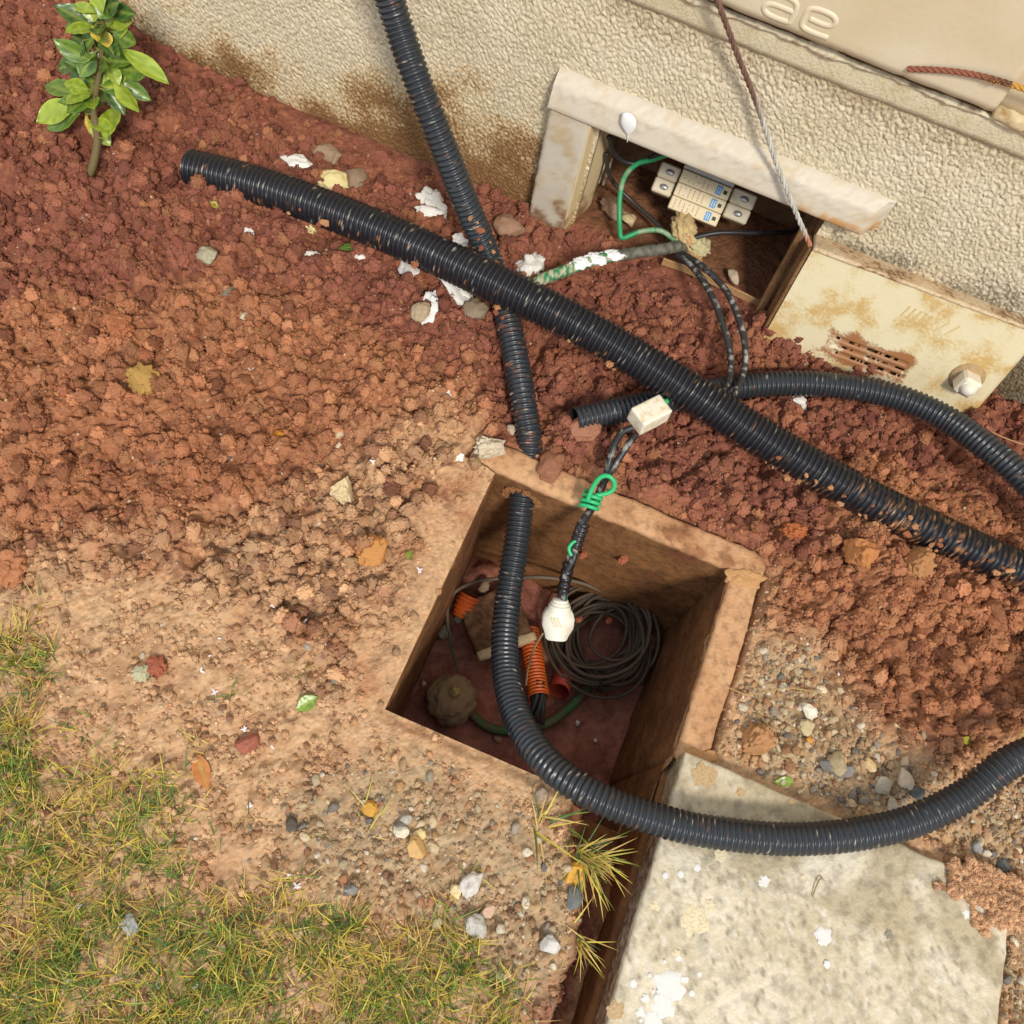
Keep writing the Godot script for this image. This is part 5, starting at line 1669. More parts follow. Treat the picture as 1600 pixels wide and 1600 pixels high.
# ---------------------------------------------------------------- seedling
func leaf_mesh(L: float, Wd: float, curl: float, fold: float, c0: Color, c1: Color, seed_: int) -> ArrayMesh:
	var mb := MB.new()
	var n := 11
	var mcount := 7
	var nz := fn(40.0, seed_)
	var pts := []
	for k in n + 1:
		var t := float(k) / n
		var w := Wd * pow(sin(PI * pow(clampf(t * 0.985 + 0.008, 0.0, 1.0), 1.1)), 0.95)
		for j in mcount:
			var s := float(j) / (mcount - 1) * 2.0 - 1.0
			var x := t * L
			var y := -curl * t * t * L + fold * absf(s) * w + 0.02 * L * nz.get_noise_2d(x * 8.0, s * 0.3)
			pts.append(Vector3(x, y, s * w))
			var edge := smoothstep(0.72, 1.0, absf(s))
			var c := c0.lerp(c1, clampf(edge * 0.55 + 0.25 + nz.get_noise_2d(x * 10.0, s * 2.0), 0.0, 1.0))
			if absf(s) < 0.05:
				c = c.lerp(lin(160, 170, 80), 0.45)
			mb.c.append(c)
	for p in pts:
		mb.v.append(p)
	for k in n + 1:
		for j in mcount:
			var a: Vector3 = pts[mini(k + 1, n) * mcount + j] - pts[maxi(k - 1, 0) * mcount + j]
			var b: Vector3 = pts[k * mcount + mini(j + 1, mcount - 1)] - pts[k * mcount + maxi(j - 1, 0)]
			var q := b.cross(a)
			mb.n.append(q.normalized() if q.length() > 1e-9 else Vector3.UP)
	for k in n:
		for j in mcount - 1:
			var a := k * mcount + j
			mb.i.append_array(PackedInt32Array([a, a + mcount, a + 1, a + 1, a + mcount, a + mcount + 1]))
	return mb.mesh()

func build_plant() -> void:
	var base := Vector3(-1.1167, 0.045, -0.9425)
	base.y = height(base.x, base.z) - 0.004
	var t := thing("seedling", "young leafy shrub with glossy green leaves planted in the red soil", "plant")
	var stem_pts: Array = [base]
	stem_pts.append_array([Vector3(-1.1052, 0.09, -0.9699), Vector3(-1.1027, 0.13, -1.0013), Vector3(-1.1158, 0.17, -1.031), Vector3(-1.1077, 0.23, -1.0728), Vector3(-1.1033, 0.29, -1.1068), Vector3(-1.112, 0.33, -1.1384)])
	var sp := curve(stem_pts, 0.004)
	var sr := PackedFloat32Array()
	for k in sp.size():
		sr.append(lerpf(0.0085, 0.003, float(k) / sp.size()))
	var sm := MB.new()
	tube(sm, sp, sr, 9, PackedColorArray([lin(112, 96, 58)]))
	obj("stem", sm.mesh(), M.bark, t)
	# leaves: [root px, tip px] as points in space, width, tone
	var LV := [
		[Vector3(-1.158, 0.17, -1.0453), Vector3(-1.2367, 0.16, -1.0556), 0.022, 0], [Vector3(-1.1576, 0.16, -1.0389), Vector3(-1.2057, 0.15, -0.9811), 0.026, 1], [Vector3(-1.1492, 0.15, -1.033), Vector3(-1.2003, 0.12, -0.9903), 0.02, 0],
		[Vector3(-1.1418, 0.18, -1.0321), Vector3(-1.1394, 0.19, -1.0926), 0.023, 1], [Vector3(-1.1294, 0.16, -1.0165), Vector3(-1.1285, 0.17, -1.0821), 0.022, 0], [Vector3(-1.1228, 0.15, -1.0135), Vector3(-1.0793, 0.15, -1.0192), 0.017, 1],
		[Vector3(-1.077, 0.14, -0.9945), Vector3(-1.0954, 0.16, -1.0593), 0.024, 1], [Vector3(-1.1309, 0.14, -1.025), Vector3(-1.0958, 0.11, -1.0154), 0.018, 1], [Vector3(-1.0773, 0.23, -1.0715), Vector3(-1.0449, 0.18, -1.0594), 0.02, 1],
		[Vector3(-1.0856, 0.22, -1.084), Vector3(-1.0322, 0.19, -1.0888), 0.016, 0], [Vector3(-1.1069, 0.2, -1.0748), Vector3(-1.0694, 0.17, -1.054), 0.016, 2], [Vector3(-1.0753, 0.24, -1.0822), Vector3(-1.0405, 0.23, -1.1127), 0.024, 0],
		[Vector3(-1.0724, 0.27, -1.1059), Vector3(-0.9881, 0.25, -1.0973), 0.019, 1], [Vector3(-1.0898, 0.25, -1.0849), Vector3(-1.0655, 0.23, -1.0632), 0.014, 1], [Vector3(-1.1135, 0.26, -1.0858), Vector3(-1.1263, 0.24, -1.0444), 0.022, 0],
		[Vector3(-1.1088, 0.24, -1.0778), Vector3(-1.1034, 0.26, -1.1015), 0.018, 2], [Vector3(-1.153, 0.22, -1.0791), Vector3(-1.2052, 0.2, -1.0677), 0.017, 2], [Vector3(-1.1084, 0.29, -1.0941), Vector3(-1.1278, 0.27, -1.0784), 0.018, 0],
		[Vector3(-1.0945, 0.29, -1.0928), Vector3(-1.0865, 0.3, -1.1062), 0.016, 2], [Vector3(-1.0819, 0.28, -1.1052), Vector3(-1.0717, 0.26, -1.0953), 0.019, 0], [Vector3(-1.08, 0.3, -1.1063), Vector3(-1.0522, 0.28, -1.1212), 0.017, 0],
		[Vector3(-1.0705, 0.3, -1.112), Vector3(-1.0755, 0.31, -1.1486), 0.019, 1], [Vector3(-1.122, 0.3, -1.0904), Vector3(-1.171, 0.28, -1.096), 0.016, 0], [Vector3(-1.1093, 0.31, -1.1025), Vector3(-1.1216, 0.33, -1.1168), 0.018, 1],
		[Vector3(-1.0979, 0.32, -1.1042), Vector3(-1.0878, 0.34, -1.1339), 0.024, 0], [Vector3(-1.0885, 0.32, -1.1099), Vector3(-1.0884, 0.33, -1.1295), 0.016, 0], [Vector3(-1.0802, 0.32, -1.0863), Vector3(-1.0693, 0.3, -1.0745), 0.013, 3],
		[Vector3(-1.0984, 0.32, -1.0847), Vector3(-1.0912, 0.3, -1.0765), 0.012, 3], [Vector3(-1.1019, 0.33, -1.1058), Vector3(-1.1474, 0.33, -1.1067), 0.012, 1], [Vector3(-1.1393, 0.15, -1.0329), Vector3(-1.1321, 0.12, -1.0157), 0.008, 3],
		[Vector3(-1.1409, 0.2, -1.0744), Vector3(-1.1686, 0.19, -1.0519), 0.02, 2], [Vector3(-1.1321, 0.28, -1.0846), Vector3(-1.1379, 0.26, -1.0615), 0.014, 2], [Vector3(-1.0833, 0.34, -1.102), Vector3(-1.1126, 0.36, -1.1393), 0.02, 1],
	]
	var rp := RandomNumberGenerator.new()
	rp.seed = 29
	for k in 34:
		var f := rp.randf_range(0.46, 1.0)
		var p: Vector3 = sp[int(f * (sp.size() - 1))]
		var az := k * 2.4 + rp.randf() * 0.6
		var out := Vector3(cos(az), rp.randf_range(0.15, 0.9), sin(az)).normalized()
		LV.append([p + out * 0.012, p + out * rp.randf_range(0.05, 0.072), rp.randf_range(0.013, 0.02), [0, 2, 0, 1][k % 4]])
	var tones := [[lin(76, 106, 38), lin(112, 140, 54)], [lin(124, 146, 42), lin(164, 178, 66)], [lin(52, 78, 36), lin(84, 112, 50)], [lin(196, 168, 50), lin(206, 186, 80)]]
	var r := RandomNumberGenerator.new()
	r.seed = 17
	for k in LV.size():
		var q: Array = LV[k]
		var a: Vector3 = q[0]
		var b: Vector3 = q[1]
		# the nearest point of the stem carries a short stalk
		var best := sp[0]
		for s in sp:
			if (s - a).length() < (best - a).length():
				best = s
		var d := (b - a) * 1.18
		var L := d.length()
		var dir := d.normalized()
		var upv := (Vector3(0.05, 0.9, 0.45) + Vector3(r.randfn(), r.randfn(), r.randfn()) * 0.22)
		upv = (upv - dir * upv.dot(dir)).normalized()
		var tn: Array = tones[q[3]]
		var o := obj("leaf", leaf_mesh(L, float(q[2]) * 0.94, r.randf_range(0.02, 0.2), r.randf_range(0.12, 0.4), tn[0], tn[1], 150 + k), M.leaf, t)
		o.transform = Transform3D(Basis(dir, upv, dir.cross(upv)), a)
		var sk := obj("stalk", wire([best, (best + a) * 0.5 + Vector3(0, 0.003, 0), a + dir * 0.004], 0.0016, lin(134, 136, 60), 0.006, 6), M.bark, o)
		sk.transform = o.transform.affine_inverse()

# ---------------------------------------------------------------- loose stones, chips, leaves
func put(called: String, mesh: Mesh, material: Material, at: Vector3, size: float, turn: float, sink: float, label: String, category: String, group := "") -> void:
	var o := obj(called, mesh, material)
	var p := at
	if not in_pit(p.x, p.z, 0.06) and not (p.x > 0.37 and p.z > -0.37 and p.x < 0.98):
		p.y = maxf(height(p.x, p.z), -0.05)
	o.transform = Transform3D(Basis.from_euler(Vector3(sin(turn * 3.0) * 0.25, turn, cos(turn * 5.0) * 0.25)).scaled(Vector3.ONE * size), p + Vector3(0, size * sink, 0))
	tag(o, label, category, group)

func build_small_things() -> void:
	var stones := [
		[Vector3(-0.7965, 0.04, -0.8711), 0.022, lin(168, 160, 132), "grey-green flat stone on the red soil left of the thick conduit"],
		[Vector3(-0.7337, 0.04, -0.8311), 0.015, lin(120, 112, 92), "dull grey stone below the grey-green flat stone"],
		[Vector3(-0.6253, 0.04, -0.7085), 0.012, lin(204, 196, 176), "pale chip on the soil in the middle of the left mound"],
		[Vector3(-0.6782, 0.04, -0.7956), 0.011, lin(186, 176, 146), "small pale grey chip below the dull grey stone"],
		[Vector3(-0.3647, 0.02, -0.5655), 0.026, lin(214, 192, 150), "pale lump on tan soil left of the chamber"],
		[Vector3(-0.153, 0, -0.7696), 0.028, lin(204, 188, 160), "grey-white cement lump on the chamber's far left corner"],
		[Vector3(-0.2577, 0.01, -0.4764), 0.03, lin(196, 138, 82), "ochre clod on the tan soil left of the chamber"],
		[Vector3(-0.78, 0.05, -0.5963), 0.03, lin(176, 138, 78), "yellowish clod amid the red soil of the left mound"],
		[Vector3(-0.5171, 0.04, -0.6055), 0.014, lin(206, 140, 60), "small orange clod on the left mound"],
		[Vector3(-0.8709, 0.05, -0.6696), 0.026, lin(170, 108, 74), "orange-brown clod near the left mound's top"],
		[Vector3(-0.8016, 0.02, -0.1946), 0.035, lin(180, 122, 86), "large orange-tan clod at the photo's left edge"],
		[Vector3(0.574, 0, -0.532), 0.017, lin(232, 222, 200), "white pebble in the gravel right of the chamber"],
		[Vector3(0.5746, 0, -0.5001), 0.017, lin(196, 178, 136), "flat beige pebble below the white one"],
		[Vector3(0.5854, 0, -0.4815), 0.008, lin(214, 150, 64), "small orange pebble below the beige one"],
		[Vector3(0.591, 0, -0.5848), 0.01, lin(224, 206, 170), "cream pebble above the white one"],
		[Vector3(0.6386, 0, -0.4584), 0.02, lin(176, 158, 122), "brown pebble wedged between dark chips by the slab"],
		[Vector3(0.6206, 0, -0.4473), 0.013, lin(124, 120, 114), "dark slate chip left of the brown pebble"],
		[Vector3(0.661, 0, -0.456), 0.014, lin(138, 132, 124), "dark slate chip right of the brown pebble"],
		[Vector3(0.697, 0, -0.4795), 0.013, lin(222, 192, 140), "yellow-cream pebble by the slab's top edge"],
		[Vector3(0.7246, 0, -0.4532), 0.02, lin(170, 158, 138), "grey-tan stone just above the slim conduit"],
		[Vector3(0.7597, 0, -0.482), 0.019, lin(206, 188, 164), "pale pinkish stone above the slim conduit"],
		[Vector3(0.788, 0, -0.468), 0.014, lin(96, 98, 98), "dark grey stone touching the slim conduit"],
		[Vector3(0.7506, 0, -0.4326), 0.013, lin(198, 184, 160), "pale oval pebble under the grey-tan stone"],
		[Vector3(0.9618, 0, -0.4095), 0.014, lin(112, 112, 110), "blue-grey angular stone right of the slab"],
		[Vector3(0.9103, 0, -0.4209), 0.012, lin(150, 148, 142), "grey stone between conduit and blue-grey stone"],
		[Vector3(0.6809, 0, -0.406), 0.01, lin(206, 178, 140), "round tan pebble at the slab's top edge"],
		[Vector3(0.1199, 0, -0.037), 0.02, lin(214, 206, 194), "large white angular stone in the tan soil"],
		[Vector3(0.1492, 0, 0.0138), 0.019, lin(192, 186, 174), "grey angular stone at the edge of the grass"],
		[Vector3(0.1609, 0, -0.0134), 0.013, lin(206, 172, 146), "pinkish stone between the white and grey ones"],
		[Vector3(0.1005, 0, -0.0201), 0.011, lin(226, 204, 150), "yellow-cream stone left of the large white one"],
		[Vector3(0.2673, 0, -0.0057), 0.016, lin(208, 202, 192), "pale grey stone near the trench"],
		[Vector3(0.2781, 0, -0.0825), 0.017, lin(110, 110, 106), "dark grey flat stone below the grass tuft"],
		[Vector3(-0.016, 0, -0.0673), 0.013, lin(226, 216, 190), "white chip in the tan soil below the chamber"],
		[Vector3(0.0137, 0, -0.0742), 0.012, lin(222, 196, 138), "cream chip right of the white chip"],
		[Vector3(0.0169, 0, -0.0547), 0.018, lin(206, 164, 104), "ochre stone below the cream chip"],
		[Vector3(-0.0166, 0, -0.0882), 0.011, lin(176, 168, 152), "small grey oval pebble above the white chip"],
		[Vector3(0.1761, 0, -0.2094), 0.013, lin(172, 148, 126), "grey-brown pebble on the chamber's near edge"],
		[Vector3(-0.0526, 0, 0.0385), 0.011, lin(140, 138, 132), "grey pebble at the grass edge"],
		[Vector3(-0.1801, 0, -0.0133), 0.012, lin(92, 84, 74), "dark stone on bare soil above the grass"],
		[Vector3(-0.0776, 0, -0.08), 0.014, lin(206, 154, 64), "orange-yellow stone on the tan soil"],
		[Vector3(0.2687, 0, -0.1136), 0.02, lin(214, 160, 62), "orange-yellow flat stone under the grass tuft"],
		[Vector3(-0.3317, 0, 0.2013), 0.014, lin(166, 166, 160), "grey stone half hidden in the grass"],
		[Vector3(-0.3033, 0, -0.0965), 0.02, lin(160, 96, 74), "dusky red stone on bare tan soil"],
		[Vector3(-0.4952, 0, -0.1491), 0.016, lin(166, 98, 74), "red crumb on bare tan soil"],
		[Vector3(-0.5097, 0, -0.1298), 0.015, lin(186, 180, 144), "pale green-grey stone beside the red crumb"],
		[Vector3(-0.1307, 0, -0.8355), 0.012, lin(196, 176, 148), "pale stone by the slim conduit's entry"],
		[Vector3(0.0003, -0.01, -0.8779), 0.03, lin(164, 112, 84), "brown angular rock under the slim conduit's open end"],
		[Vector3(-0.0272, -0.01, -0.7859), 0.034, lin(150, 100, 74), "flat brown rock behind the chamber's far rim"],
		[Vector3(-0.329, -0.02, -1.2945), 0.038, lin(158, 122, 96), "rounded brown rock at the wall foot left of the niche"],
		[Vector3(-0.3912, 0.03, -0.9643), 0.024, lin(170, 150, 118), "grey-brown rock in the soil below the thick conduit"],
		[Vector3(-0.343, 0.02, -1.0505), 0.022, lin(120, 110, 96), "dark grey rock beside the white plaster strip"],
		[Vector3(-0.2967, 0.01, -1.0287), 0.026, lin(142, 122, 98), "grey rock touching the slim conduit"],
		[Vector3(-0.6681, 0, -1.2385), 0.03, lin(150, 124, 98), "brown rock right of the cream shell"],
		[Vector3(-0.7412, 0, -1.2519), 0.028, lin(158, 132, 106), "brown rock above the cream shell"],
		[Vector3(0.5772, 0.03, -0.8491), 0.034, lin(190, 128, 80), "large tan clod right of the chamber's far corner"],
		[Vector3(0.4559, 0.01, -0.8569), 0.022, lin(178, 106, 66), "orange clod behind the chamber's far right corner"],
		[Vector3(0.6821, 0.03, -0.8712), 0.03, lin(178, 128, 86), "upright tan clod below the thick conduit"],
		[Vector3(0.6151, 0.02, -0.6763), 0.026, lin(190, 132, 84), "tan clod at the gravel's upper edge"],
		[Vector3(0.4972, 0, -0.4404), 0.032, lin(186, 138, 96), "broad tan clod by the chamber's right rim"],
	]
	for k in stones.size():
		var q: Array = stones[k]
		var lab: String = q[3]
		var clod := lab.contains("clod") or lab.contains("crumb") or lab.contains("lump")
		var msh := lump(4 if clod else 3, 500 + k, 0.55 if clod else 0.32, Vector3(1.05, 0.6, 0.85) if not clod else Vector3(1, 0.7, 0.9), false, 1.8 if clod else 1.1, q[2], 4 if clod else 6)
		put("soil_clod" if clod else "stone", msh, M.crumb if clod else M.stone, q[0], q[1], k * 1.37, 0.3 if clod else 0.45, lab, "soil" if clod else "stone", "clods on the ground" if clod else "stones on the ground")
	# scraps of white plaster; each an irregular crust
	var pl := [
		[Vector3(-0.4987, 0, -1.2782), 0.034, Vector3(0.8, 0.35, 1.3), "white plaster scrap between the two conduits"],
		[Vector3(-0.4901, 0, -1.2282), 0.022, Vector3(0.6, 0.35, 1.4), "lower tail of white plaster between the two conduits"],
		[Vector3(-0.5032, 0, -1.3128), 0.018, Vector3(1.3, 0.35, 0.7), "small white plaster flake above the scrap"],
		[Vector3(-0.7882, 0, -1.205), 0.024, Vector3(1.3, 0.4, 0.8), "white plaster scrap just above the thick conduit"],
		[Vector3(-0.6475, 0.03, -0.9984), 0.014, Vector3(1.1, 0.5, 0.8), "small white plaster chip below the thick conduit"],
		[Vector3(-0.7907, 0.04, -0.9937), 0.014, Vector3(0.6, 0.5, 1.3), "tiny white chip near the thick conduit's open end"],
		[Vector3(-0.4627, 0.03, -1.0741), 0.032, Vector3(1.5, 0.3, 0.6), "white plaster strip along the thick conduit, upper"],
		[Vector3(-0.3652, 0.02, -1.0716), 0.042, Vector3(1.6, 0.3, 0.6), "long white plaster strip along the thick conduit, lower"],
		[Vector3(-0.3816, 0.03, -0.9903), 0.024, Vector3(0.7, 0.3, 1.4), "curved white plaster flake below the long strip"],
		[Vector3(-0.396, 0, -1.1939), 0.02, Vector3(1.0, 0.5, 0.8), "white plaster lump in the angle of the two conduits"],
		[Vector3(-0.2427, 0, -1.2171), 0.036, Vector3(1.1, 0.6, 0.8), "grey-white plaster lump at the end of the green cable"],
		[Vector3(0.3944, 0, -1.1524), 0.02, Vector3(0.8, 0.5, 1.2), "white plaster crumb under the slim conduit's right run"],
		[Vector3(0.3943, 0, -1.1081), 0.009, Vector3(0.7, 0.5, 1.2), "tiny white crumb below the plaster crumb on the right"],
		[Vector3(-0.2694, 0.03, -0.8223), 0.012, Vector3(0.8, 0.5, 1.2), "white chip on the soil left of the slim conduit"],
		[Vector3(-0.1978, 0, -0.725), 0.01, Vector3(0.9, 0.5, 0.9), "white chip beside the chamber's far left corner"],
		[Vector3(-0.5624, 0.03, -1.0453), 0.012, Vector3(0.8, 0.5, 1.1), "white chip right of a green leaf below the thick conduit"],
	]
	for k in pl.size():
		var q: Array = pl[k]
		put("plaster_scrap", lump(3, 600 + k, 0.6, q[2] * Vector3(1, 0.7, 1), false, 1.1, lin(232, 228, 218)), M.paint, q[0], q[1], 0.9 + k * 0.7, 0.3, q[3], "plaster", "plaster scraps")
	# two cream shells of dried foam by the thick conduit
	for q in [[Vector3(-0.7024, 0, -1.2114), 0.034, "cream curved shell of dried foam above the thick conduit"], [Vector3(-0.6862, 0.02, -1.0809), 0.03, "cream curved shell of dried foam below the thick conduit"]]:
		put("foam_shell", lump(3, 640 + int(q[1] * 1000.0), 0.3, Vector3(1.15, 0.5, 0.8), false, 1.2, lin(222, 206, 146)), M.smooth_plastic, q[0], q[1], 0.5, 0.25, q[2], "foam")
	# white star-like flecks
	var r := RandomNumberGenerator.new()
	r.seed = 55
	for q in [Vector3(-0.4293, 0, -0.2323), Vector3(-0.4285, 0, -0.1987), Vector3(-0.4279, 0, -0.1703), Vector3(-0.3923, 0, -0.1494), Vector3(-0.3195, 0, -0.1154), Vector3(-0.2674, 0, -0.1095), Vector3(-0.2742, 0, -0.2702), Vector3(-0.314, 0, -0.3146), Vector3(-0.3763, 0, -0.3184), Vector3(-0.2539, 0, -0.0101), Vector3(-0.1728, 0, -0.4853), Vector3(-0.3327, 0, -0.6274), Vector3(-0.1473, 0, 0.0538), Vector3(-0.2016, 0, 0.239), Vector3(-0.415, -0, 0.2082), Vector3(-0.3746, -0, 0.2976), Vector3(-0.2527, 0, 0.2589), Vector3(0.6141, 0, -0.6258), Vector3(0.4522, 0, -0.5132), Vector3(-0.1305, 0, 0.0649)]:
		var mb := MB.new()
		for k in r.randi_range(2, 5):
			var a := r.randf() * TAU
			var L := r.randf_range(0.002, 0.0085)
			var d := Vector3(cos(a), r.randf_range(0.0, 0.5), sin(a)) * L
			tube(mb, PackedVector3Array([Vector3.ZERO, d * 0.5 + Vector3(0, 0.001, 0), d]), PackedFloat32Array([0.0016, 0.0019, 0.0007]), 5, PackedColorArray([lin(238, 228, 228)]))
		var o := obj("white_fleck", mb.mesh(), M.paint)
		var p: Vector3 = q
		p.y = height(p.x, p.z) + 0.003
		o.position = p
		tag(o, "tiny star-shaped white petal fleck on bare soil", "petal", "white petal flecks on the soil")
	# fallen leaves
	var fl := [[Vector3(-0.257, 0, -0.1742), Vector3(-0.2338, 0, -0.2075), 0.013, lin(104, 132, 40), lin(140, 160, 60), "green fallen leaf on the tan soil left of the chamber"], [Vector3(-0.3204, 0, -0.0077), Vector3(-0.3704, -0, -0.0515), 0.014, lin(190, 116, 58), lin(206, 140, 78), "dry orange leaf at the edge of the grass"], [Vector3(0.8189, 0, -0.5698), Vector3(0.8726, 0, -0.6038), 0.007, lin(176, 166, 54), lin(196, 184, 80), "yellow-green grass leaf right of the gravel"], [Vector3(0.9387, 0, -0.6282), Vector3(0.9729, 0, -0.7063), 0.009, lin(140, 156, 48), lin(176, 180, 70), "green-yellow grass leaf at the photo's right edge"], [Vector3(-0.6014, 0.03, -1.0302), Vector3(-0.5741, 0.03, -1.0633), 0.008, lin(70, 100, 40), lin(100, 130, 60), "dark green leaf below the thick conduit"], [Vector3(0.5454, 0, -0.3875), Vector3(0.58, 0, -0.402), 0.009, lin(110, 138, 40), lin(146, 164, 60), "small green leaf at the slab's top edge"], [Vector3(-0.878, 0.05, -1.0114), Vector3(-0.8615, 0.05, -1.0128), 0.007, lin(150, 140, 40), lin(170, 160, 60), "tiny olive leaf near the thick conduit's open end"], [Vector3(-0.1995, 0, -0.4907), Vector3(-0.2025, 0, -0.5139), 0.006, lin(120, 140, 50), lin(150, 160, 70), "tiny green sprig at the chamber's left edge"]]
	for k in fl.size():
		var q: Array = fl[k]
		var a: Vector3 = q[0]
		var b: Vector3 = q[1]
		a.y = height(a.x, a.z) + 0.006
		b.y = height(b.x, b.z) + 0.008
		var d := b - a
		var dir := d.normalized()
		var upv := (Vector3(0.1, 1, 0.2) - dir * Vector3(0.1, 1, 0.2).dot(dir)).normalized()
		var o := obj("fallen_leaf", leaf_mesh(d.length(), q[2], 0.08, 0.25, q[3], q[4], 200 + k), M.leaf)
		o.transform = Transform3D(Basis(dir, upv, dir.cross(upv)), a)
		tag(o, q[5], "leaf")
	# dead stalks
	for q in [[[Vector3(-0.6505, 0.01, 0.0547), Vector3(-0.5834, 0.012, 0.0531), Vector3(-0.5294, 0.01, 0.0512), Vector3(-0.4765, 0.008, 0.0654)], 0.0022, lin(130, 92, 60), "reddish dead stalk lying over the left grass"], [[Vector3(0.4255, 0.005, -0.513), Vector3(0.4602, 0.01, -0.5145), Vector3(0.5245, 0.008, -0.5554), Vector3(0.5957, 0.006, -0.5741)], 0.0015, lin(170, 140, 90), "dry straw lying on the gravel right of the chamber"], [[Vector3(0.4805, 0.005, -0.4933), Vector3(0.5146, 0.012, -0.4699), Vector3(0.5445, 0.006, -0.4357), Vector3(0.6419, 0.01, -0.4234)], 0.0015, lin(150, 130, 80), "dry straw running down the gravel to the slab"], [[Vector3(0.7689, 0.01, -1.2815), Vector3(0.8157, 0.02, -1.264), Vector3(0.879, 0.01, -1.2749)], 0.0016, lin(176, 136, 96), "fine pale root by the wall at the right"], [[Vector3(-0.0438, 0.008, 0.1167), Vector3(-0.0029, 0.012, 0.1125), Vector3(0.0375, 0.008, 0.1081)], 0.0026, lin(196, 160, 70), "thick yellow straw lying on the grass"], [[Vector3(0.6424, 0.033, -0.2315), Vector3(0.6473, 0.035, -0.2625), Vector3(0.6549, 0.034, -0.2614)], 0.0012, lin(150, 136, 90), "thin dry grass stem on the slab"]]:
		tag(obj("dry_stalk", wire(q[0], q[1], q[2], 0.006, 6), M.cord), q[3], "stalk")
	tuft("grass_tuft", "yellow-green grass tuft overhanging the trench by the slab", Vector3(0.2754, -0.005, -0.1509), 95, 0.03, 0.1, 0.45, -0.25, 0.9, 1)
	tuft("grass_tuft", "long-bladed grass tuft left of the one at the trench", Vector3(0.1854, 0, -0.1619), 14, 0.05, 0.12, 0.3, 0.9, 1.4, 2)
	tuft("grass_tuft", "thin dry grass tuft on bare soil above the lawn", Vector3(-0.0689, 0, -0.0571), 16, 0.03, 0.09, 0.6, 1.2, 1.2, 3)
	tuft("grass_tuft", "small green grass tuft on the tan soil left of the chamber", Vector3(-0.2665, 0, -0.2553), 14, 0.02, 0.05, 0.2, 0.3, 2.0, 4)
	tuft("grass_tuft", "straggling grass beside the trench, lowest tuft", Vector3(0.3137, -0.01, -0.0282), 22, 0.03, 0.07, 0.5, -1.2, 1.4, 5)
	tuft("grass_tuft", "sprawling grass tuft at the left edge of the chamber's near corner", Vector3(-0.0881, 0, -0.1575), 12, 0.02, 0.05, 0.4, 0.3, 2.0, 6)

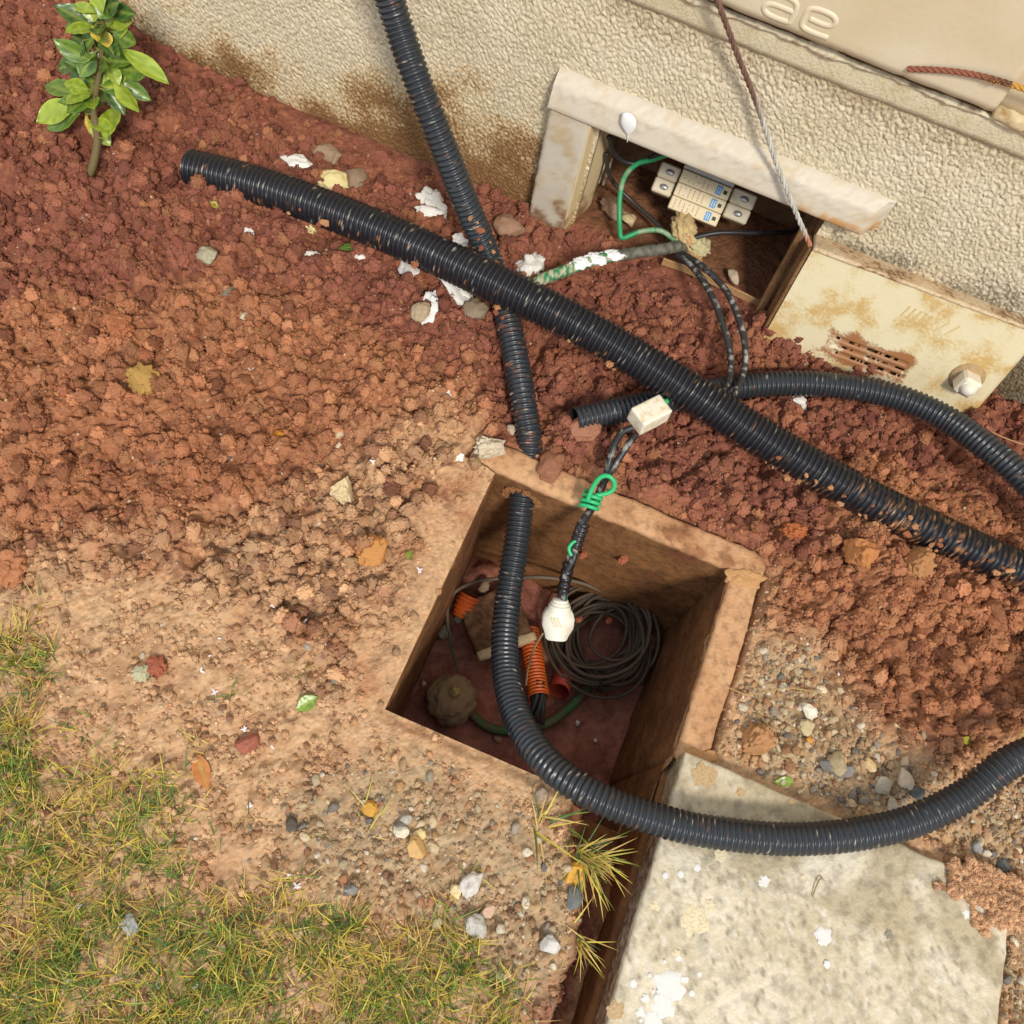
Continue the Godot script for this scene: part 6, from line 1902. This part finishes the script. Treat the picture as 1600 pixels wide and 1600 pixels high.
func make_materials() -> void:
	var grain := tex(fn(0.008, 201, FastNoiseLite.TYPE_SIMPLEX_SMOOTH, 8), 1024, 0.78, 1.16)
	var speck := tex(fn(0.03, 202, FastNoiseLite.TYPE_SIMPLEX_SMOOTH, 5), 512, 0.86, 1.1)
	var rough_n := ntex(fn(0.02, 203, FastNoiseLite.TYPE_SIMPLEX_SMOOTH, 7), 1024, 12.0)
	M.soil = mat(0.95, grain, rough_n, 3.1, 1.0, Color.WHITE, 0.25)
	M.crumb = mat(0.95, speck, rough_n, 14.0, 0.8, Color.WHITE, 0.25)
	M.crumb.uv1_world_triplanar = true
	M.mud = mat(0.75, grain, rough_n, 4.0, 0.8, Color.WHITE, 0.4)
	M.stone = mat(0.7, speck, rough_n, 9.0, 0.4, Color.WHITE, 0.4)
	M.stone.uv1_world_triplanar = true
	M.stucco = mat(0.92, speck, rough_n, 8.0, 0.5, Color.WHITE, 0.3)
	M.plain = mat(0.85, speck, rough_n, 6.0, 0.4, Color.WHITE, 0.3)
	M.plaster = mat(0.9, speck, rough_n, 9.0, 0.6, Color.WHITE, 0.3)
	M.concrete = mat(0.92, grain, rough_n, 5.0, 0.5, Color.WHITE, 0.3)
	M.slab = mat(0.93, grain, rough_n, 3.7, 0.45, Color.WHITE, 0.3)
	M.plastic_old = mat(0.5, null, rough_n, 5.0, 0.1, Color.WHITE, 0.4)
	M.smooth_plastic = mat(0.42, null, rough_n, 3.0, 0.06, Color.WHITE, 0.45)
	M.device = mat(0.5)
	M.paint = mat(0.55, null, rough_n, 12.0, 0.35)
	M.foam = mat(0.9, speck, rough_n, 12.0, 0.8)
	M.cable = mat(0.42)
	M.cable_dusty = mat(0.72, speck, rough_n, 14.0, 0.4)
	M.gloss = mat(0.25)
	M.metal = mat(0.4)
	M.metal.metallic = 0.6
	M.cord = mat(0.8)
	M.conduit = mat(0.3, null, rough_n, 9.0, 0.1, Color.WHITE, 0.5)
	M.conduit_orange = mat(0.5, speck, rough_n, 9.0, 0.15)
	M.mud_ball = mat(0.9, grain, rough_n, 9.0, 0.9)
	M.bark = mat(0.75, speck, rough_n, 16.0, 0.6)
	M.leaf = mat(0.3, null, rough_n, 14.0, 0.12)
	M.leaf.backlight_enabled = true
	M.leaf.backlight = Color(0.16, 0.22, 0.05)
	M.blade = mat(0.55)
	M.blade.backlight_enabled = true
	M.blade.backlight = Color(0.14, 0.16, 0.04)

func _ready() -> void:
	# camera: hand-held, looking steeply down at the chamber, rolled
	var cam := Camera3D.new()
	cam.name = "camera"
	add_child(cam)
	cam.transform = Transform3D(Basis(Vector3(0.91959, 0.12697, -0.37179), Vector3(-0.39103, 0.3874, -0.83488), Vector3(0.03803, 0.91313, 0.4059)).orthonormalized(), Vector3(0, 1.5, 0))
	cam.fov = rad_to_deg(2.0 * atan(800.0 / 1350.0))
	cam.near = 0.05
	cam.far = 200.0
	cam.current = true
	# bright overcast sky with a veiled sun
	var sm := ProceduralSkyMaterial.new()
	sm.sky_top_color = Color(0.70, 0.735, 0.79)
	sm.sky_horizon_color = Color(0.76, 0.77, 0.78)
	sm.sky_curve = 0.2
	sm.ground_bottom_color = Color(0.35, 0.28, 0.22)
	sm.ground_horizon_color = Color(0.7, 0.68, 0.65)
	var sky := Sky.new()
	sky.sky_material = sm
	var env := Environment.new()
	env.background_mode = Environment.BG_SKY
	env.sky = sky
	env.tonemap_mode = Environment.TONE_MAPPER_LINEAR
	env.tonemap_exposure = 1.75
	env.sdfgi_enabled = true
	env.ssao_enabled = true
	env.ssil_enabled = true
	var we := WorldEnvironment.new()
	we.name = "world"
	we.environment = env
	add_child(we)
	var sun := DirectionalLight3D.new()
	sun.name = "sun"
	add_child(sun)
	sun.light_energy = 0.5
	sun.light_color = Color(1.0, 0.975, 0.94)
	sun.light_angular_distance = 11.0
	sun.shadow_enabled = true
	sun.look_at_from_position(Vector3(0.55, 1.15, 0.9), Vector3.ZERO)
	make_materials()
	build_ground()
	build_wall()
	build_chamber()
	build_slab()
	build_niche()
	build_cabinet()
	build_cover()
	build_device()
	build_niche_cables()
	build_ropes()
	build_conduits()
	build_pit_things()
	build_pull_cable()
	build_plant()
	build_small_things()
	build_clods()
	build_gravel()
	build_grass()
